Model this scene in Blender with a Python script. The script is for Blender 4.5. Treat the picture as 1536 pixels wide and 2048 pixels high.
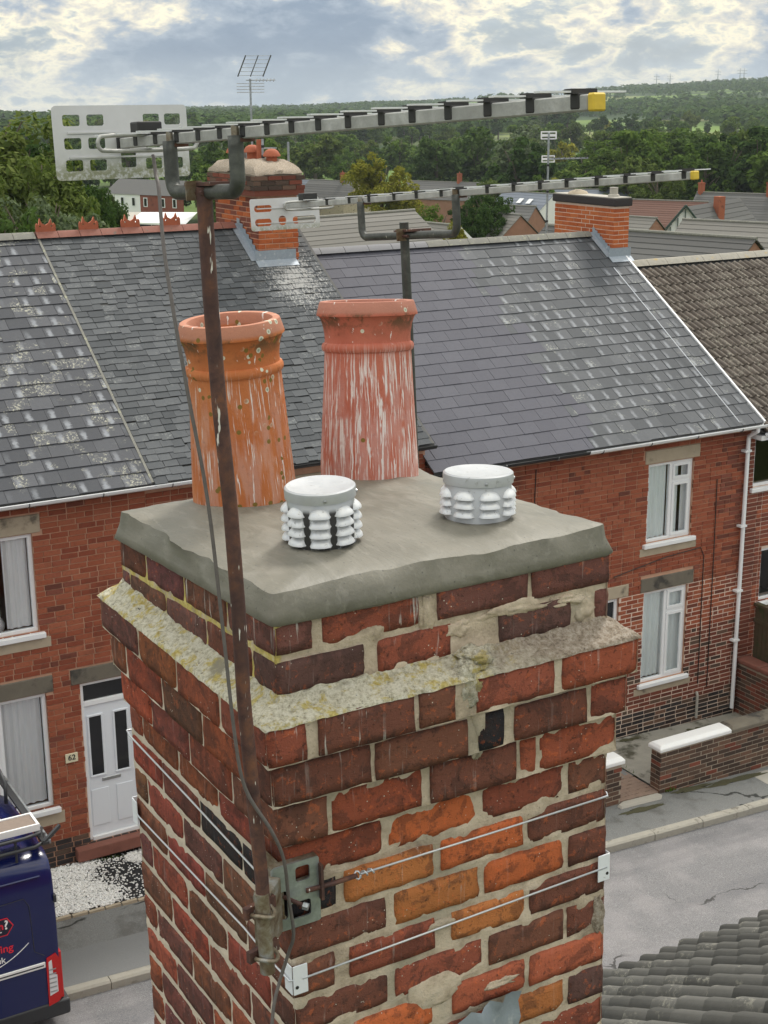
import bpy, math, random
from mathutils import Vector, Matrix, Quaternion, noise as mnoise
for o in list(bpy.data.objects): bpy.data.objects.remove(o)
sc = bpy.context.scene
col = sc.collection
R = math.radians
rnd = random.Random(7)

# ------------------------------------------------------------------ camera
PITCH, ROLL, YAW, FPX = R(15.953), R(-0.4257), R(60.199), 2900.0
CAM = Vector((0, 0, 10))
_F = Vector((math.cos(YAW), math.sin(YAW), 0)); _R = Vector((math.sin(YAW), -math.cos(YAW), 0)); _U = Vector((0, 0, 1))
_f = _F*math.cos(PITCH) - _U*math.sin(PITCH); _u = _F*math.sin(PITCH) + _U*math.cos(PITCH)
_r = _R*math.cos(ROLL) + _u*math.sin(ROLL); _u = -_R*math.sin(ROLL) + _u*math.cos(ROLL)
cd = bpy.data.cameras.new('camera'); cam = bpy.data.objects.new('camera', cd); col.objects.link(cam)
cam.matrix_world = Matrix(((_r.x, _u.x, -_f.x, CAM.x), (_r.y, _u.y, -_f.y, CAM.y), (_r.z, _u.z, -_f.z, CAM.z), (0, 0, 0, 1)))
cd.sensor_fit = 'VERTICAL'; cd.sensor_height = 36.0; cd.sensor_width = 27.0; cd.lens = FPX/2048*36.0
cd.clip_start = 0.05; cd.clip_end = 20000
sc.camera = cam
sc.render.resolution_x = 768; sc.render.resolution_y = 1024
def bearing(px, dist):
    """ground point on the bearing of a picture column, a horizontal distance away"""
    a = math.atan((px-768)/(FPX*math.cos(PITCH)+829*math.sin(PITCH)))
    return _F*(dist*math.cos(a)) + _R*(dist*math.sin(a))
def seen(p):
    d = Vector(p) - CAM; z = d.dot(_f)
    if z < .1: return None
    return (768+FPX*d.dot(_r)/z, 1024-FPX*d.dot(_u)/z, z)

# ------------------------------------------------------------------ node helpers
class NT:
    def __init__(s, tree): s.t = tree
    def n(s, typ, ins=None, **props):
        nd = s.t.nodes.new(typ)
        for k, v in props.items(): setattr(nd, k, v)
        for k, v in (ins or {}).items():
            sk = nd.inputs[k]
            if isinstance(v, bpy.types.NodeSocket): s.t.links.new(v, sk)
            else: sk.default_value = v
        return nd
    def math(s, op, a, b=0.0, c=0.0, clamp=False):
        return s.n('ShaderNodeMath', {0: a, 1: b, 2: c}, operation=op, use_clamp=clamp).outputs[0]
    def vmath(s, op, a, b=(0, 0, 0)):
        return s.n('ShaderNodeVectorMath', {0: a, 1: b}, operation=op).outputs[0]
    def mix(s, f, a, b, blend='MIX'):
        return s.n('ShaderNodeMix', {0: f, 6: a, 7: b}, data_type='RGBA', blend_type=blend, clamp_factor=True).outputs[2]
    def ramp(s, f, stops, interp='LINEAR'):
        nd = s.n('ShaderNodeValToRGB', {0: f}); cr = nd.color_ramp; cr.interpolation = interp
        while len(cr.elements) < len(stops): cr.elements.new(.5)
        for e, (p, c) in zip(cr.elements, stops): e.position = p; e.color = c if len(c) == 4 else (*c, 1)
        return nd.outputs[0]
    def step(s, f, a, b):
        return s.n('ShaderNodeMapRange', {0: f, 1: a, 2: b, 3: 0.0, 4: 1.0}, interpolation_type='SMOOTHSTEP').outputs[0]
    def noise(s, vec, scale, detail=4.0, rough=.55, dist=0.0):
        return s.n('ShaderNodeTexNoise', {'Vector': vec, 'Scale': scale, 'Detail': detail, 'Roughness': rough, 'Distortion': dist}).outputs[0]
    def voro(s, vec, scale, out='Distance', feature='F1'):
        return s.n('ShaderNodeTexVoronoi', {'Vector': vec, 'Scale': scale}, feature=feature).outputs[out]

# ------------------------------------------------------------------ sky and sun
SUN_EL, SUN_AZ = R(50), R(35)          # azimuth: compass angle in the XY plane, measured from +X
w = bpy.data.worlds.new('World'); sc.world = w; w.use_nodes = True
t = NT(w.node_tree); w.node_tree.nodes.clear()
sky = t.n('ShaderNodeTexSky', sky_type='NISHITA', sun_disc=False, sun_elevation=SUN_EL, sun_rotation=R(90)-SUN_AZ, air_density=1.0, dust_density=2.0, ozone_density=1.5)
g = t.n('ShaderNodeTexCoord').outputs['Generated']
sx = t.n('ShaderNodeSeparateXYZ', {0: g})
den = t.math('ADD', t.math('MULTIPLY', t.math('ABSOLUTE', sx.outputs[2]), .65), .35)
dv = t.n('ShaderNodeVectorMath', {0: g, 3: t.math('DIVIDE', 1.0, den)}, operation='SCALE').outputs[0]
dv = t.vmath('MULTIPLY', dv, (1, 1, 1.25))
n1 = t.noise(t.vmath('ADD', dv, (2.3, .4, .6)), 2.3, 8, .55, .25); n2 = t.noise(t.vmath('ADD', dv, (7, 3, 11)), 6.0, 10, .60, .35); n3 = t.noise(t.vmath('ADD', dv, (1, 9, 4)), 15.0, 8, .6, .3)
dens = t.math('ADD', t.math('MULTIPLY', n1, .62), t.math('MULTIPLY', n2, .38))
blue = t.n('ShaderNodeVectorMath', {0: sky.outputs[0], 3: .075}, operation='SCALE').outputs[0]
blue = t.mix(.6, blue, (.25, .37, .50, 1))
cl = t.ramp(t.math('ADD', t.math('MULTIPLY', dens, .75), t.math('MULTIPLY', n3, .25)), [(.36, (.38, .46, .54)), (.43, (.48, .52, .53)), (.465, (.96, .88, .66)), (.49, (.68, .65, .57)), (.525, (.36, .42, .49)), (.58, (.23, .295, .385)), (.72, (.17, .23, .325))])
mask = t.step(dens, .37, .46)
skc = t.mix(mask, blue, cl)
low = t.step(sx.outputs[2], .03, .0)
skc = t.mix(t.math('MULTIPLY', low, .35), skc, (.50, .57, .61, 1))
# an overcast dome is brighter overhead than at the horizon
skc = t.n('ShaderNodeVectorMath', {0: skc, 3: t.math('ADD', 1.0, t.math('MULTIPLY', t.math('MAXIMUM', sx.outputs[2], 0.0), 1.7))}, operation='SCALE').outputs[0]
bg = t.n('ShaderNodeBackground', {0: skc, 1: 1.0})
t.t.links.new(bg.outputs[0], t.n('ShaderNodeOutputWorld').inputs[0])
sd = bpy.data.lights.new('sun', 'SUN'); sd.energy = 2.3; sd.angle = R(12); sd.color = (1.0, .95, .87)
sun = bpy.data.objects.new('sun', sd); col.objects.link(sun)
_sd = Vector((math.cos(SUN_EL)*math.cos(SUN_AZ), math.cos(SUN_EL)*math.sin(SUN_AZ), math.sin(SUN_EL)))
sun.rotation_euler = _sd.to_track_quat('Z', 'Y').to_euler(); sun.location = (0, 0, 40)
sc.view_settings.view_transform = 'Standard'; sc.view_settings.look = 'None'
sc.view_settings.exposure = 0.20; sc.view_settings.gamma = 1.0; sc.view_settings.use_curve_mapping = False
sc.render.engine = 'CYCLES'
sc.cycles.max_bounces = 6; sc.cycles.transparent_max_bounces = 12

# ------------------------------------------------------------------ mesh helpers
class MB:
    def __init__(s): s.v = []; s.f = []
    def add(s, vs, fs):
        b = len(s.v); s.v += [tuple(p) for p in vs]; s.f += [tuple(i+b for i in f) for f in fs]; return s
    def box(s, x0, x1, y0, y1, z0, z1, m=None):
        vs = [Vector(p) for p in ((x0, y0, z0), (x1, y0, z0), (x1, y1, z0), (x0, y1, z0), (x0, y0, z1), (x1, y0, z1), (x1, y1, z1), (x0, y1, z1))]
        if m: vs = [m @ p for p in vs]
        return s.add(vs, [(0, 3, 2, 1), (4, 5, 6, 7), (0, 1, 5, 4), (1, 2, 6, 5), (2, 3, 7, 6), (3, 0, 4, 7)])
    def beam(s, p0, p1, wd, ht, up=(0, 0, 1)):
        p0 = Vector(p0); p1 = Vector(p1); d = (p1-p0); L = d.length; d.normalize()
        a = d.cross(Vector(up)).normalized(); b = a.cross(d)
        m = Matrix(((d.x, a.x, b.x, p0.x), (d.y, a.y, b.y, p0.y), (d.z, a.z, b.z, p0.z), (0, 0, 0, 1)))
        return s.box(0, L, -wd/2, wd/2, -ht/2, ht/2, m)
    def tube(s, pts, r, n=8, cap=True, radii=None):
        pts = [Vector(p) for p in pts]; rings = []
        t0 = (pts[1]-pts[0]).normalized(); a = t0.orthogonal().normalized()
        for i, p in enumerate(pts):
            tg = (pts[min(i+1, len(pts)-1)]-pts[max(i-1, 0)]).normalized()
            a = (a - tg*a.dot(tg)).normalized(); b = tg.cross(a); rr = radii[i] if radii else r
            rings.append([p + (a*math.cos(k*2*math.pi/n)+b*math.sin(k*2*math.pi/n))*rr for k in range(n)])
        vs = [v for rg in rings for v in rg]; fs = []
        for i in range(len(pts)-1):
            for k in range(n): fs.append((i*n+k, i*n+(k+1) % n, (i+1)*n+(k+1) % n, (i+1)*n+k))
        if cap: fs.append(tuple(range(n-1, -1, -1))); fs.append(tuple(range((len(pts)-1)*n, len(pts)*n)))
        return s.add(vs, fs)
    def lathe(s, prof, n=32, c=(0, 0, 0), jit=None):
        c = Vector(c); vs = []; fs = []; L = len(prof)
        for k in range(n):
            a = k*2*math.pi/n
            for r, z in prof:
                rr = r + (jit(a, z) if jit else 0); vs.append(c+Vector((rr*math.cos(a), rr*math.sin(a), z)))
        for k in range(n):
            k2 = (k+1) % n
            for i in range(L-1): fs.append((k*L+i, k2*L+i, k2*L+i+1, k*L+i+1))
        return s.add(vs, fs)
    def quad(s, a, b, c, d): return s.add([a, b, c, d], [(0, 1, 2, 3)])
    def tri(s, a, b, c): return s.add([a, b, c], [(0, 1, 2)])
    def mesh(s, name, smooth=False):
        me = bpy.data.meshes.new(name); me.from_pydata(s.v, [], s.f); me.update()
        if smooth: me.polygons.foreach_set('use_smooth', [True]*len(me.polygons))
        return me
    def build(s, name, mat, parent=None, smooth=False):
        me = s.mesh(name, smooth); me.materials.append(mat); return link(name, me, parent)
def link(name, me, parent=None, loc=None, rot=None):
    o = bpy.data.objects.new(name, me); col.objects.link(o)
    if parent: o.parent = parent
    if loc is not None: o.location = loc
    if rot is not None: o.rotation_euler = rot
    return o
def tag(o, label=None, cat=None, group=None, kind=None):
    if label: o['label'] = label
    if cat: o['category'] = cat
    if group: o['group'] = group
    if kind: o['kind'] = kind
    return o
def thing(name, label, cat, loc=(0, 0, 0), rz=0.0, group=None, mw=None):
    o = bpy.data.objects.new(name, None); col.objects.link(o); o.empty_display_size = .2
    if mw is not None: o.matrix_world = mw
    else: o.location = loc; o.rotation_euler = (0, 0, rz)
    return tag(o, label, cat, group)
def copy_tree(o, parent=None):
    c = o.copy(); col.objects.link(c); c.parent = parent
    for ch in list(o.children): copy_tree(ch, c)
    return c
def auto_smooth(o, ang=35):
    me = o.data; me.polygons.foreach_set('use_smooth', [True]*len(me.polygons))
    me.set_sharp_from_angle(angle=R(ang)); return o
def bevel(o, wd, seg=2):
    m = o.modifiers.new('bevel', 'BEVEL'); m.width = wd; m.segments = seg; m.limit_method = 'ANGLE'; m.angle_limit = R(40); return o
def outline(name, loops, depth, mat, parent=None, m=None):
    """flat plate cut from 2D loops (later loops are holes) with real thickness"""
    cu = bpy.data.curves.new(name, 'CURVE'); cu.dimensions = '2D'; cu.fill_mode = 'BOTH'; cu.extrude = depth/2
    for lp in loops:
        sp = cu.splines.new('POLY'); sp.points.add(len(lp)-1); sp.use_cyclic_u = True
        for p, q in zip(sp.points, lp): p.co = (q[0], q[1], 0, 1)
    tmp = bpy.data.objects.new('tmp', cu); me = bpy.data.meshes.new_from_object(tmp); bpy.data.objects.remove(tmp); bpy.data.curves.remove(cu)
    me.name = name
    if m is not None: me.transform(m)
    me.materials.clear(); me.materials.append(mat)
    return link(name, me, parent)
def rrect(x0, x1, y0, y1, r, n=4):
    pts = []
    for cx, cy, a0 in ((x1-r, y1-r, 0), (x0+r, y1-r, 90), (x0+r, y0+r, 180), (x1-r, y0+r, 270)):
        for i in range(n+1): a = R(a0+90*i/n); pts.append((cx+r*math.cos(a), cy+r*math.sin(a)))
    return pts
def lettering(name, s, size, mat, parent, m, depth=.002, align='LEFT', bold=0.0, shear=0.0):
    cu = bpy.data.curves.new(name, 'FONT'); cu.body = s; cu.size = size; cu.extrude = depth; cu.offset = bold; cu.align_x = align; cu.shear = shear
    tmp = bpy.data.objects.new('tmp', cu); me = bpy.data.meshes.new_from_object(tmp); bpy.data.objects.remove(tmp); bpy.data.curves.remove(cu)
    me.name = name; me.transform(m); me.materials.clear(); me.materials.append(mat)
    return link(name, me, parent)
def frame_m(o, ax, ay):
    ax = Vector(ax).normalized(); ay = Vector(ay); ay = (ay-ax*ay.dot(ax)).normalized(); az = ax.cross(ay); o = Vector(o)
    return Matrix(((ax.x, ay.x, az.x, o.x), (ax.y, ay.y, az.y, o.y), (ax.z, ay.z, az.z, o.z), (0, 0, 0, 1)))
def fbm(p, s, o=4): return mnoise.fractal(Vector(p)*s, 0.9, 2.1, o)
# ------------------------------------------------------------------ materials
E_Y_ = 17.15
M = {}
def new_mat(name):
    m = bpy.data.materials.new(name); m.use_nodes = True; m.node_tree.nodes.clear(); t = NT(m.node_tree)
    b = t.n('ShaderNodeBsdfPrincipled'); out = t.n('ShaderNodeOutputMaterial'); t.t.links.new(b.outputs[0], out.inputs[0])
    M[name] = m; return t, b, out
def setp(t, b, **kw):
    names = dict(color='Base Color', rough='Roughness', metal='Metallic', normal='Normal', spec='Specular IOR Level', coat='Coat Weight')
    for k, v in kw.items():
        sk = b.inputs[names[k]]
        if isinstance(v, bpy.types.NodeSocket): t.t.links.new(v, sk)
        elif k == 'color': sk.default_value = (*v[:3], 1)
        else: sk.default_value = v
def pos(t): return t.n('ShaderNodeNewGeometry').outputs['Position']
def obc(t): return t.n('ShaderNodeTexCoord').outputs['Object']
def bump(t, h, strength=.3, dist=.01): return t.n('ShaderNodeBump', {'Strength': strength, 'Distance': dist, 'Height': h}).outputs[0]
def rid(t):
    a = t.n('ShaderNodeObjectInfo').outputs['Random']; b = t.n('ShaderNodeNewGeometry').outputs['Random Per Island']
    return t.math('FRACT', t.math('ADD', a, b))
def simple(name, c, rough=.6, metal=0.0, var=.15, scale=8.0, bs=.0, bd=.01, spec=.5, dirt=None):
    t, b, o = new_mat(name); p = pos(t); n = t.noise(p, scale, 5, .6)
    cc = t.mix(n, tuple(max(0, x*(1-var)) for x in c)+(1,), tuple(min(1, x*(1+var)) for x in c)+(1,))
    if dirt: cc = t.mix(t.step(t.noise(p, dirt[1], 6, .65), dirt[2], dirt[2]+.15), cc, (*dirt[0], 1))
    setp(t, b, color=cc, rough=rough, metal=metal, spec=spec)
    if bs: setp(t, b, normal=bump(t, t.noise(p, scale*6, 6, .65), bs, bd))
    return M[name]

# the stack's own bricks: colour is carried by each brick (object colour), alpha says how much it is splashed with droppings
t, b, o = new_mat('stack_brick'); p = pos(t); oi = t.n('ShaderNodeObjectInfo')
base = oi.outputs['Color']; pr = t.vmath('ADD', p, t.n('ShaderNodeCombineXYZ', {0: t.math('MULTIPLY', oi.outputs['Random'], 37.0), 1: t.math('MULTIPLY', oi.outputs['Random'], 11.0)}).outputs[0])
nA = t.noise(pr, 16, 8, .66, .6); nB = t.noise(pr, 46, 8, .7, .3); nC = t.noise(pr, 300, 4, .6)
c = t.mix(t.math('MULTIPLY', t.step(t.math('ADD', nA, t.math('MULTIPLY', t.math('SUBTRACT', nB, .5), .35)), .51, .58), .75), base, t.mix(.62, base, (.055, .036, .033, 1)))
c = t.mix(t.math('MULTIPLY', t.step(nB, .56, .60), t.step(nA, .60, .44)), c, t.mix(.5, t.vmath('MULTIPLY', base, (1.6, 1.5, 1.4)), (.42, .10, .035, 1)))
c = t.mix(t.math('MULTIPLY', t.step(t.noise(pr, 75, 6, .75), .58, .63), .65), c, (.045, .024, .020, 1))
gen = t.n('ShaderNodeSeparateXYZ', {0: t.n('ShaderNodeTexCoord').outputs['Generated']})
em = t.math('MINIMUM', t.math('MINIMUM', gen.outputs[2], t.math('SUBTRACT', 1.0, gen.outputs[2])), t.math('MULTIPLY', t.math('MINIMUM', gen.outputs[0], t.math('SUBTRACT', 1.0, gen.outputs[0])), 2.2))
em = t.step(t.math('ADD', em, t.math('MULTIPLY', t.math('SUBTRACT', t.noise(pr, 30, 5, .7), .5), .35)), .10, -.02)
c = t.mix(t.math('MULTIPLY', em, .38), c, (.045, .030, .027, 1))  # darker brick edges: soot, with contact shading painted into the colour
c = t.mix(t.step(nC, .66, .74), c, t.mix(.5, c, (.5, .4, .32, 1)))
sv = t.vmath('MULTIPLY', p, (95, 95, 5)); st = t.noise(sv, 1.0, 3, .6); reg = t.noise(p, 5, 3, .5)
drip = t.math('MULTIPLY', t.step(st, .60, .68), t.math('MULTIPLY', t.step(reg, .42, .58), oi.outputs['Alpha']))
c = t.mix(t.math('MULTIPLY', drip, .85), c, (.72, .70, .66, 1))
specks = t.math('MULTIPLY', t.step(t.voro(p, 85), .14, .08), t.step(t.noise(p, 17, 2, .5), .55, .62))
c = t.mix(specks, c, (.66, .63, .55, 1))
c = t.mix(t.math('MULTIPLY', t.step(t.noise(t.vmath('MULTIPLY', pr, (220, 220, 40)), 1.0, 4, .7), .58, .70), .45), c, t.mix(.5, c, (.02, .015, .015, 1)))
setp(t, b, color=c, rough=.92, spec=.15, normal=bump(t, t.math('ADD', t.math('MULTIPLY', nB, 1.2), t.math('ADD', t.math('MULTIPLY', nC, .6), nA)), .8, .006))

t, b, o = new_mat('mortar'); p = pos(t); n = t.noise(p, 14, 6, .65); n2 = t.noise(p, 160, 4, .7)
c = t.ramp(n, [(.3, (.27, .22, .17)), (.44, (.46, .375, .285)), (.58, (.60, .50, .39)), (.75, (.52, .455, .37))])
c = t.mix(t.step(n2, .60, .74), c, (.20, .17, .13, 1))
c = t.mix(t.math('MULTIPLY', t.step(t.noise(p, 4.5, 3, .5), .54, .64), .6), c, (.33, .30, .235, 1))
ob = t.n('ShaderNodeSeparateXYZ', {0: obc(t)}); c = t.mix(t.math('MULTIPLY', t.math('MULTIPLY', t.step(ob.outputs[0], .012, .004), t.step(ob.outputs[2], .21, .18)), .65), c, t.mix(n2, (.56, .47, .37, 1), (.78, .70, .59, 1)))
lm = t.math('MULTIPLY', t.math('MULTIPLY', t.step(ob.outputs[0], .012, .004), t.step(ob.outputs[2], .285, .30)), t.step(t.noise(p, 20, 6, .7), .40, .54))
c = t.mix(t.math('MULTIPLY', lm, .85), c, t.ramp(t.noise(p, 75, 6, .7), [(.35, (.40, .33, .10)), (.52, (.62, .50, .12)), (.68, (.68, .62, .38))]))
setp(t, b, color=c, rough=.95, spec=.1, normal=bump(t, t.math('ADD', n2, t.noise(p, 60, 5, .7)), .6, .006))
def lichen(name, amt_sock):
    t, b, o = new_mat(name); p = pos(t); loc = obc(t)
    bare = t.ramp(t.noise(p, 85, 9, .78), [(.30, (.09, .07, .055)), (.45, (.32, .26, .20)), (.58, (.50, .43, .36)), (.75, (.68, .62, .55))])
    lic = t.ramp(t.noise(p, 95, 8, .78), [(.30, (.16, .14, .10)), (.42, (.50, .46, .34)), (.52, (.72, .68, .55)), (.66, (.82, .79, .69))]); lic = t.mix(t.math('MULTIPLY', t.step(t.noise(p, 22, 6, .7), .50, .62), .85), lic, t.ramp(t.noise(p, 120, 5, .7), [(.35, (.40, .28, .05)), (.6, (.66, .54, .14))]))
    lic = t.mix(t.step(t.noise(p, 9, 5, .65), .58, .68), lic, (.36, .33, .25, 1))
    sep = t.n('ShaderNodeSeparateXYZ', {0: loc}); edge = t.math('ADD', sep.outputs[0], t.math('MULTIPLY', t.math('SUBTRACT', t.noise(p, 12, 5, .6), .5), .5))
    am = t.step(edge, amt_sock[1], amt_sock[0])
    c = t.mix(am, bare, lic)
    c = t.mix(t.step(t.noise(p, 48, 6, .75), .63, .69), c, (.07, .06, .045, 1))
    setp(t, b, color=c, rough=.95, spec=.1, normal=bump(t, t.math('ADD', t.noise(p, 70, 7, .75), t.noise(p, 210, 4, .7)), .9, .01))
    return M[name]
lichen('lichen_ledge', (.30, .62))
t, b, o = new_mat('lichen_joint'); p = pos(t)
c = t.ramp(t.noise(p, 60, 7, .7), [(.35, (.30, .26, .12)), (.5, (.58, .48, .10)), (.62, (.66, .60, .34)), (.75, (.55, .52, .42))])
setp(t, b, color=c, rough=.95, normal=bump(t, t.noise(p, 150, 5, .7), .6, .006))

t, b, o = new_mat('fresh_cement'); p = pos(t); n = t.noise(p, 5, 5, .55, .4)
c = t.ramp(n, [(.3, (.130, .122, .098)), (.5, (.165, .155, .126)), (.7, (.205, .19, .157))])
sm = t.noise(t.vmath('MULTIPLY', p, (9, 3.5, 9)), 1.6, 4, .5, .8); c = t.mix(t.step(sm, .5, .72), c, (.22, .205, .173, 1))
c = t.mix(t.math('MULTIPLY', t.step(t.noise(p, 2.6, 5, .6), .48, .64), .45), c, (.135, .13, .108, 1))
tw = t.noise(t.vmath('MULTIPLY', p, (55, 11, 40)), 1.0, 4, .65, .6); c = t.mix(t.math('MULTIPLY', t.step(tw, .54, .68), .35), c, (.27, .255, .22, 1)); c = t.mix(t.math('MULTIPLY', t.step(t.noise(p, 110, 4, .75), .60, .66), .5), c, (.12, .115, .095, 1))
c = t.mix(t.step(t.voro(p, 45), .13, .06), c, (.11, .105, .09, 1))
setp(t, b, color=c, rough=t.ramp(n, [(.3, (.45,)*3), (.7, (.66,)*3)]), spec=.4,
     normal=bump(t, t.math('ADD', t.math('MULTIPLY', t.noise(p, 210, 3, .6), .2), t.math('ADD', sm, t.noise(t.vmath('MULTIPLY', p, (30, 8, 30)), 1.4, 5, .6))), .28, .008))

def terracotta(name, c1, c2, white, circles, cover):
    t, b, o = new_mat(name); p = obc(t); sep = t.n('ShaderNodeSeparateXYZ', {0: p})
    ang = t.math('ARCTAN2', sep.outputs[1], sep.outputs[0]); h = sep.outputs[2]
    cv = t.n('ShaderNodeCombineXYZ', {0: t.math('MULTIPLY', ang, .115), 2: h}).outputs[0]
    n = t.noise(p, 7, 6, .6, .3); c = t.mix(t.step(n, .35, .68), (*c1, 1), (*c2, 1))
    c = t.mix(t.math('MULTIPLY', t.step(t.noise(p, 40, 6, .7), .56, .70), .55), c, tuple(x*.55 for x in c1)+(1,))
    # soot and algae below the rim, paler rim
    c = t.mix(t.math('MULTIPLY', t.math('MULTIPLY', t.step(h, .33, .385), t.step(h, .405, .39)), t.math('MULTIPLY', t.step(t.noise(p, 18, 6, .7), .46, .60), .8)), c, (.075, .065, .035, 1))
    c = t.mix(t.math('MULTIPLY', t.step(h, .392, .402), .7), c, (.44, .22, .165, 1))
    warp = t.vmath('ADD', cv, t.n('ShaderNodeVectorMath', {0: t.n('ShaderNodeTexNoise', {'Vector': cv, 'Scale': 9.0, 'Detail': 2.0}).outputs[1], 3: .012}, operation='SCALE').outputs[0])
    st = t.noise(t.vmath('MULTIPLY', warp, (190, 1, 5.5)), 1.0, 4, .66)
    st2 = t.noise(t.vmath('MULTIPLY', t.vmath('ADD', warp, (3, 0, 5)), (100, 1, 9)), 1.0, 3, .6)
    reg = t.noise(t.vmath('ADD', cv, (.3, 0, 0)), 9, 3, .55)
    mk = t.math('MULTIPLY', t.step(st, white, white+.05), t.math('MULTIPLY', t.step(reg, cover, cover+.12), t.step(h, .335, .25)))
    mk2 = t.math('MULTIPLY', t.step(st2, white+.06, white+.09), t.step(h, .33, .26))
    c = t.mix(t.math('MULTIPLY', t.math('MAXIMUM', mk, mk2), .9), c, (.74, .70, .68, 1))
    wash = t.math('MULTIPLY', t.step(t.noise(t.vmath('MULTIPLY', cv, (45, 1, 7)), 1.0, 4, .6), cover+.02, cover+.2), t.step(h, .31, .17))
    c = t.mix(t.math('MULTIPLY', wash, .22), c, (.64, .54, .53, 1))
    spl = t.math('MULTIPLY', t.step(t.noise(t.vmath('MULTIPLY', cv, (60, 1, 30)), 1.0, 3, .6), .64, .69), t.step(h, .30, .345))
    c = t.mix(t.math('MULTIPLY', spl, .9), c, (.80, .76, .72, 1))
    vo = t.n('ShaderNodeTexVoronoi', {'Vector': cv, 'Scale': 44.0, 'Randomness': 1.0}); sel = t.n('ShaderNodeSeparateXYZ', {0: vo.outputs['Color']}).outputs[0]
    disc = t.math('MULTIPLY', t.step(vo.outputs['Distance'], .30, .25), t.math('MULTIPLY', t.math('GREATER_THAN', sel, circles), t.math('MULTIPLY', t.step(h, .16, .22), t.step(t.noise(cv, 11, 2, .5), .44, .52))))
    ring = t.step(vo.outputs['Distance'], .10, .22)
    c = t.mix(disc, c, t.mix(ring, (.30, .32, .26, 1), (.62, .62, .50, 1)))
    vo2 = t.n('ShaderNodeTexVoronoi', {'Vector': t.vmath('ADD', cv, (1, 2, 3)), 'Scale': 55.0}); s2 = t.n('ShaderNodeSeparateXYZ', {0: vo2.outputs['Color']}).outputs[1]
    c = t.mix(t.math('MULTIPLY', t.step(vo2.outputs['Distance'], .34, .26), t.math('GREATER_THAN', s2, .90 if circles < .9 else .99)), c, (.20, .13, .03, 1))
    setp(t, b, color=c, rough=.82, spec=.3, normal=bump(t, t.math('ADD', t.noise(p, 130, 5, .65), t.math('MULTIPLY', t.noise(p, 22, 3, .5), 2.0)), .3, .004))
terracotta('terracotta_orange', (.45, .135, .045), (.51, .175, .062), .575, .56, .40)
terracotta('terracotta_red', (.44, .125, .08), (.50, .16, .105), .525, .97, .37)

t, b, o = new_mat('vent_metal'); p = obc(t); n = t.noise(p, 30, 5, .6)
setp(t, b, color=t.mix(t.step(t.noise(p, 60, 6, .7), .58, .7), (.46, .47, .49, 1), (.30, .30, .30, 1)), metal=.35, rough=t.ramp(n, [(.3, (.32,)*3), (.7, (.55,)*3)]), normal=bump(t, n, .12, .004))
t, b, o = new_mat('vent_hood'); p = pos(t); n = t.noise(p, 60, 5, .65)
setp(t, b, color=t.mix(t.step(t.noise(p, 90, 5, .7), .6, .7), (.66, .67, .69, 1), (.30, .29, .27, 1)), metal=.3, rough=.4, normal=bump(t, n, .15, .004))
t, b, o = new_mat('vent_tarred'); p = obc(t); sep = t.n('ShaderNodeSeparateXYZ', {0: p})
ang = t.math('ARCTAN2', sep.outputs[1], sep.outputs[0]); seg = t.math('ABSOLUTE', t.math('SUBTRACT', t.math('FRACT', t.math('ADD', t.math('MULTIPLY', ang, 8/(2*math.pi)), .5)), .5))
tar = t.math('MULTIPLY', t.step(t.math('ADD', seg, t.math('MULTIPLY', t.math('SUBTRACT', t.noise(p, 70, 4, .6), .5), .12)), .33, .39), t.step(sep.outputs[2], .098, .085))
tar = t.math('MAXIMUM', tar, t.math('MULTIPLY', t.step(sep.outputs[2], .024, .012), t.step(t.noise(p, 50, 5, .6), .4, .55)))
setp(t, b, color=t.mix(tar, (.48, .49, .51, 1), (.018, .016, .015, 1)), metal=t.math('MULTIPLY', t.math('SUBTRACT', 1.0, tar), .55), rough=.38, normal=bump(t, t.noise(p, 40, 4, .6), .2, .004))
def rust(name, c1, c2, c3, white, metal=.3, rough=.7):
    t, b, o = new_mat(name); p = pos(t); n = t.noise(p, 22, 7, .7, .3); c = t.ramp(n, [(.33, c1), (.5, c2), (.66, c3)])
    c = t.mix(t.math('MULTIPLY', t.step(t.noise(p, 3.2, 4, .6), .45, .62), .55), c, (*c1, 1))
    c = t.mix(t.math('MULTIPLY', t.step(t.noise(t.vmath('MULTIPLY', p, (70, 70, 12)), 1.0, 3, .6), white, white+.03), .95), c, (.78, .75, .70, 1))
    setp(t, b, color=c, rough=rough, metal=metal, normal=bump(t, t.noise(p, 120, 5, .7), .35, .003)); return M[name]
rust('rust_pole', (.062, .034, .033), (.125, .062, .050), (.22, .095, .052), .645)
rust('dark_tube', (.045, .046, .043), (.075, .078, .072), (.13, .135, .12), .70, .35, .5)
rust('galv', (.25, .27, .28), (.38, .41, .43), (.52, .55, .57), .76, .7, .42)
rust('galv_rusty', (.11, .06, .03), (.26, .22, .16), (.38, .39, .38), .78, .5, .55)
rust('boom_alu', (.30, .30, .29), (.40, .40, .385), (.52, .52, .51), .735, .25, .55)
rust('element_alu', (.60, .61, .62), (.70, .71, .73), (.78, .79, .81), .8, .15, .5)
t, b, o = new_mat('reflector_plate'); p = obc(t); sep = t.n('ShaderNodeSeparateXYZ', {0: p})
al = t.math('MULTIPLY', t.step(t.math('ADD', sep.outputs[1], t.math('MULTIPLY', t.math('SUBTRACT', t.noise(p, 60, 6, .7), .5), .06)), -.02, -.055), t.step(t.noise(p, 120, 5, .7), .36, .56))
setp(t, b, color=t.mix(t.math('MULTIPLY', al, .8), t.mix(t.noise(p, 30, 5, .6), (.52, .52, .53, 1), (.64, .64, .66, 1)), (.20, .21, .09, 1)), metal=.15, rough=.55)
simple('black_plastic', (.018, .017, .017), .5, var=.3, scale=60)
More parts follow.
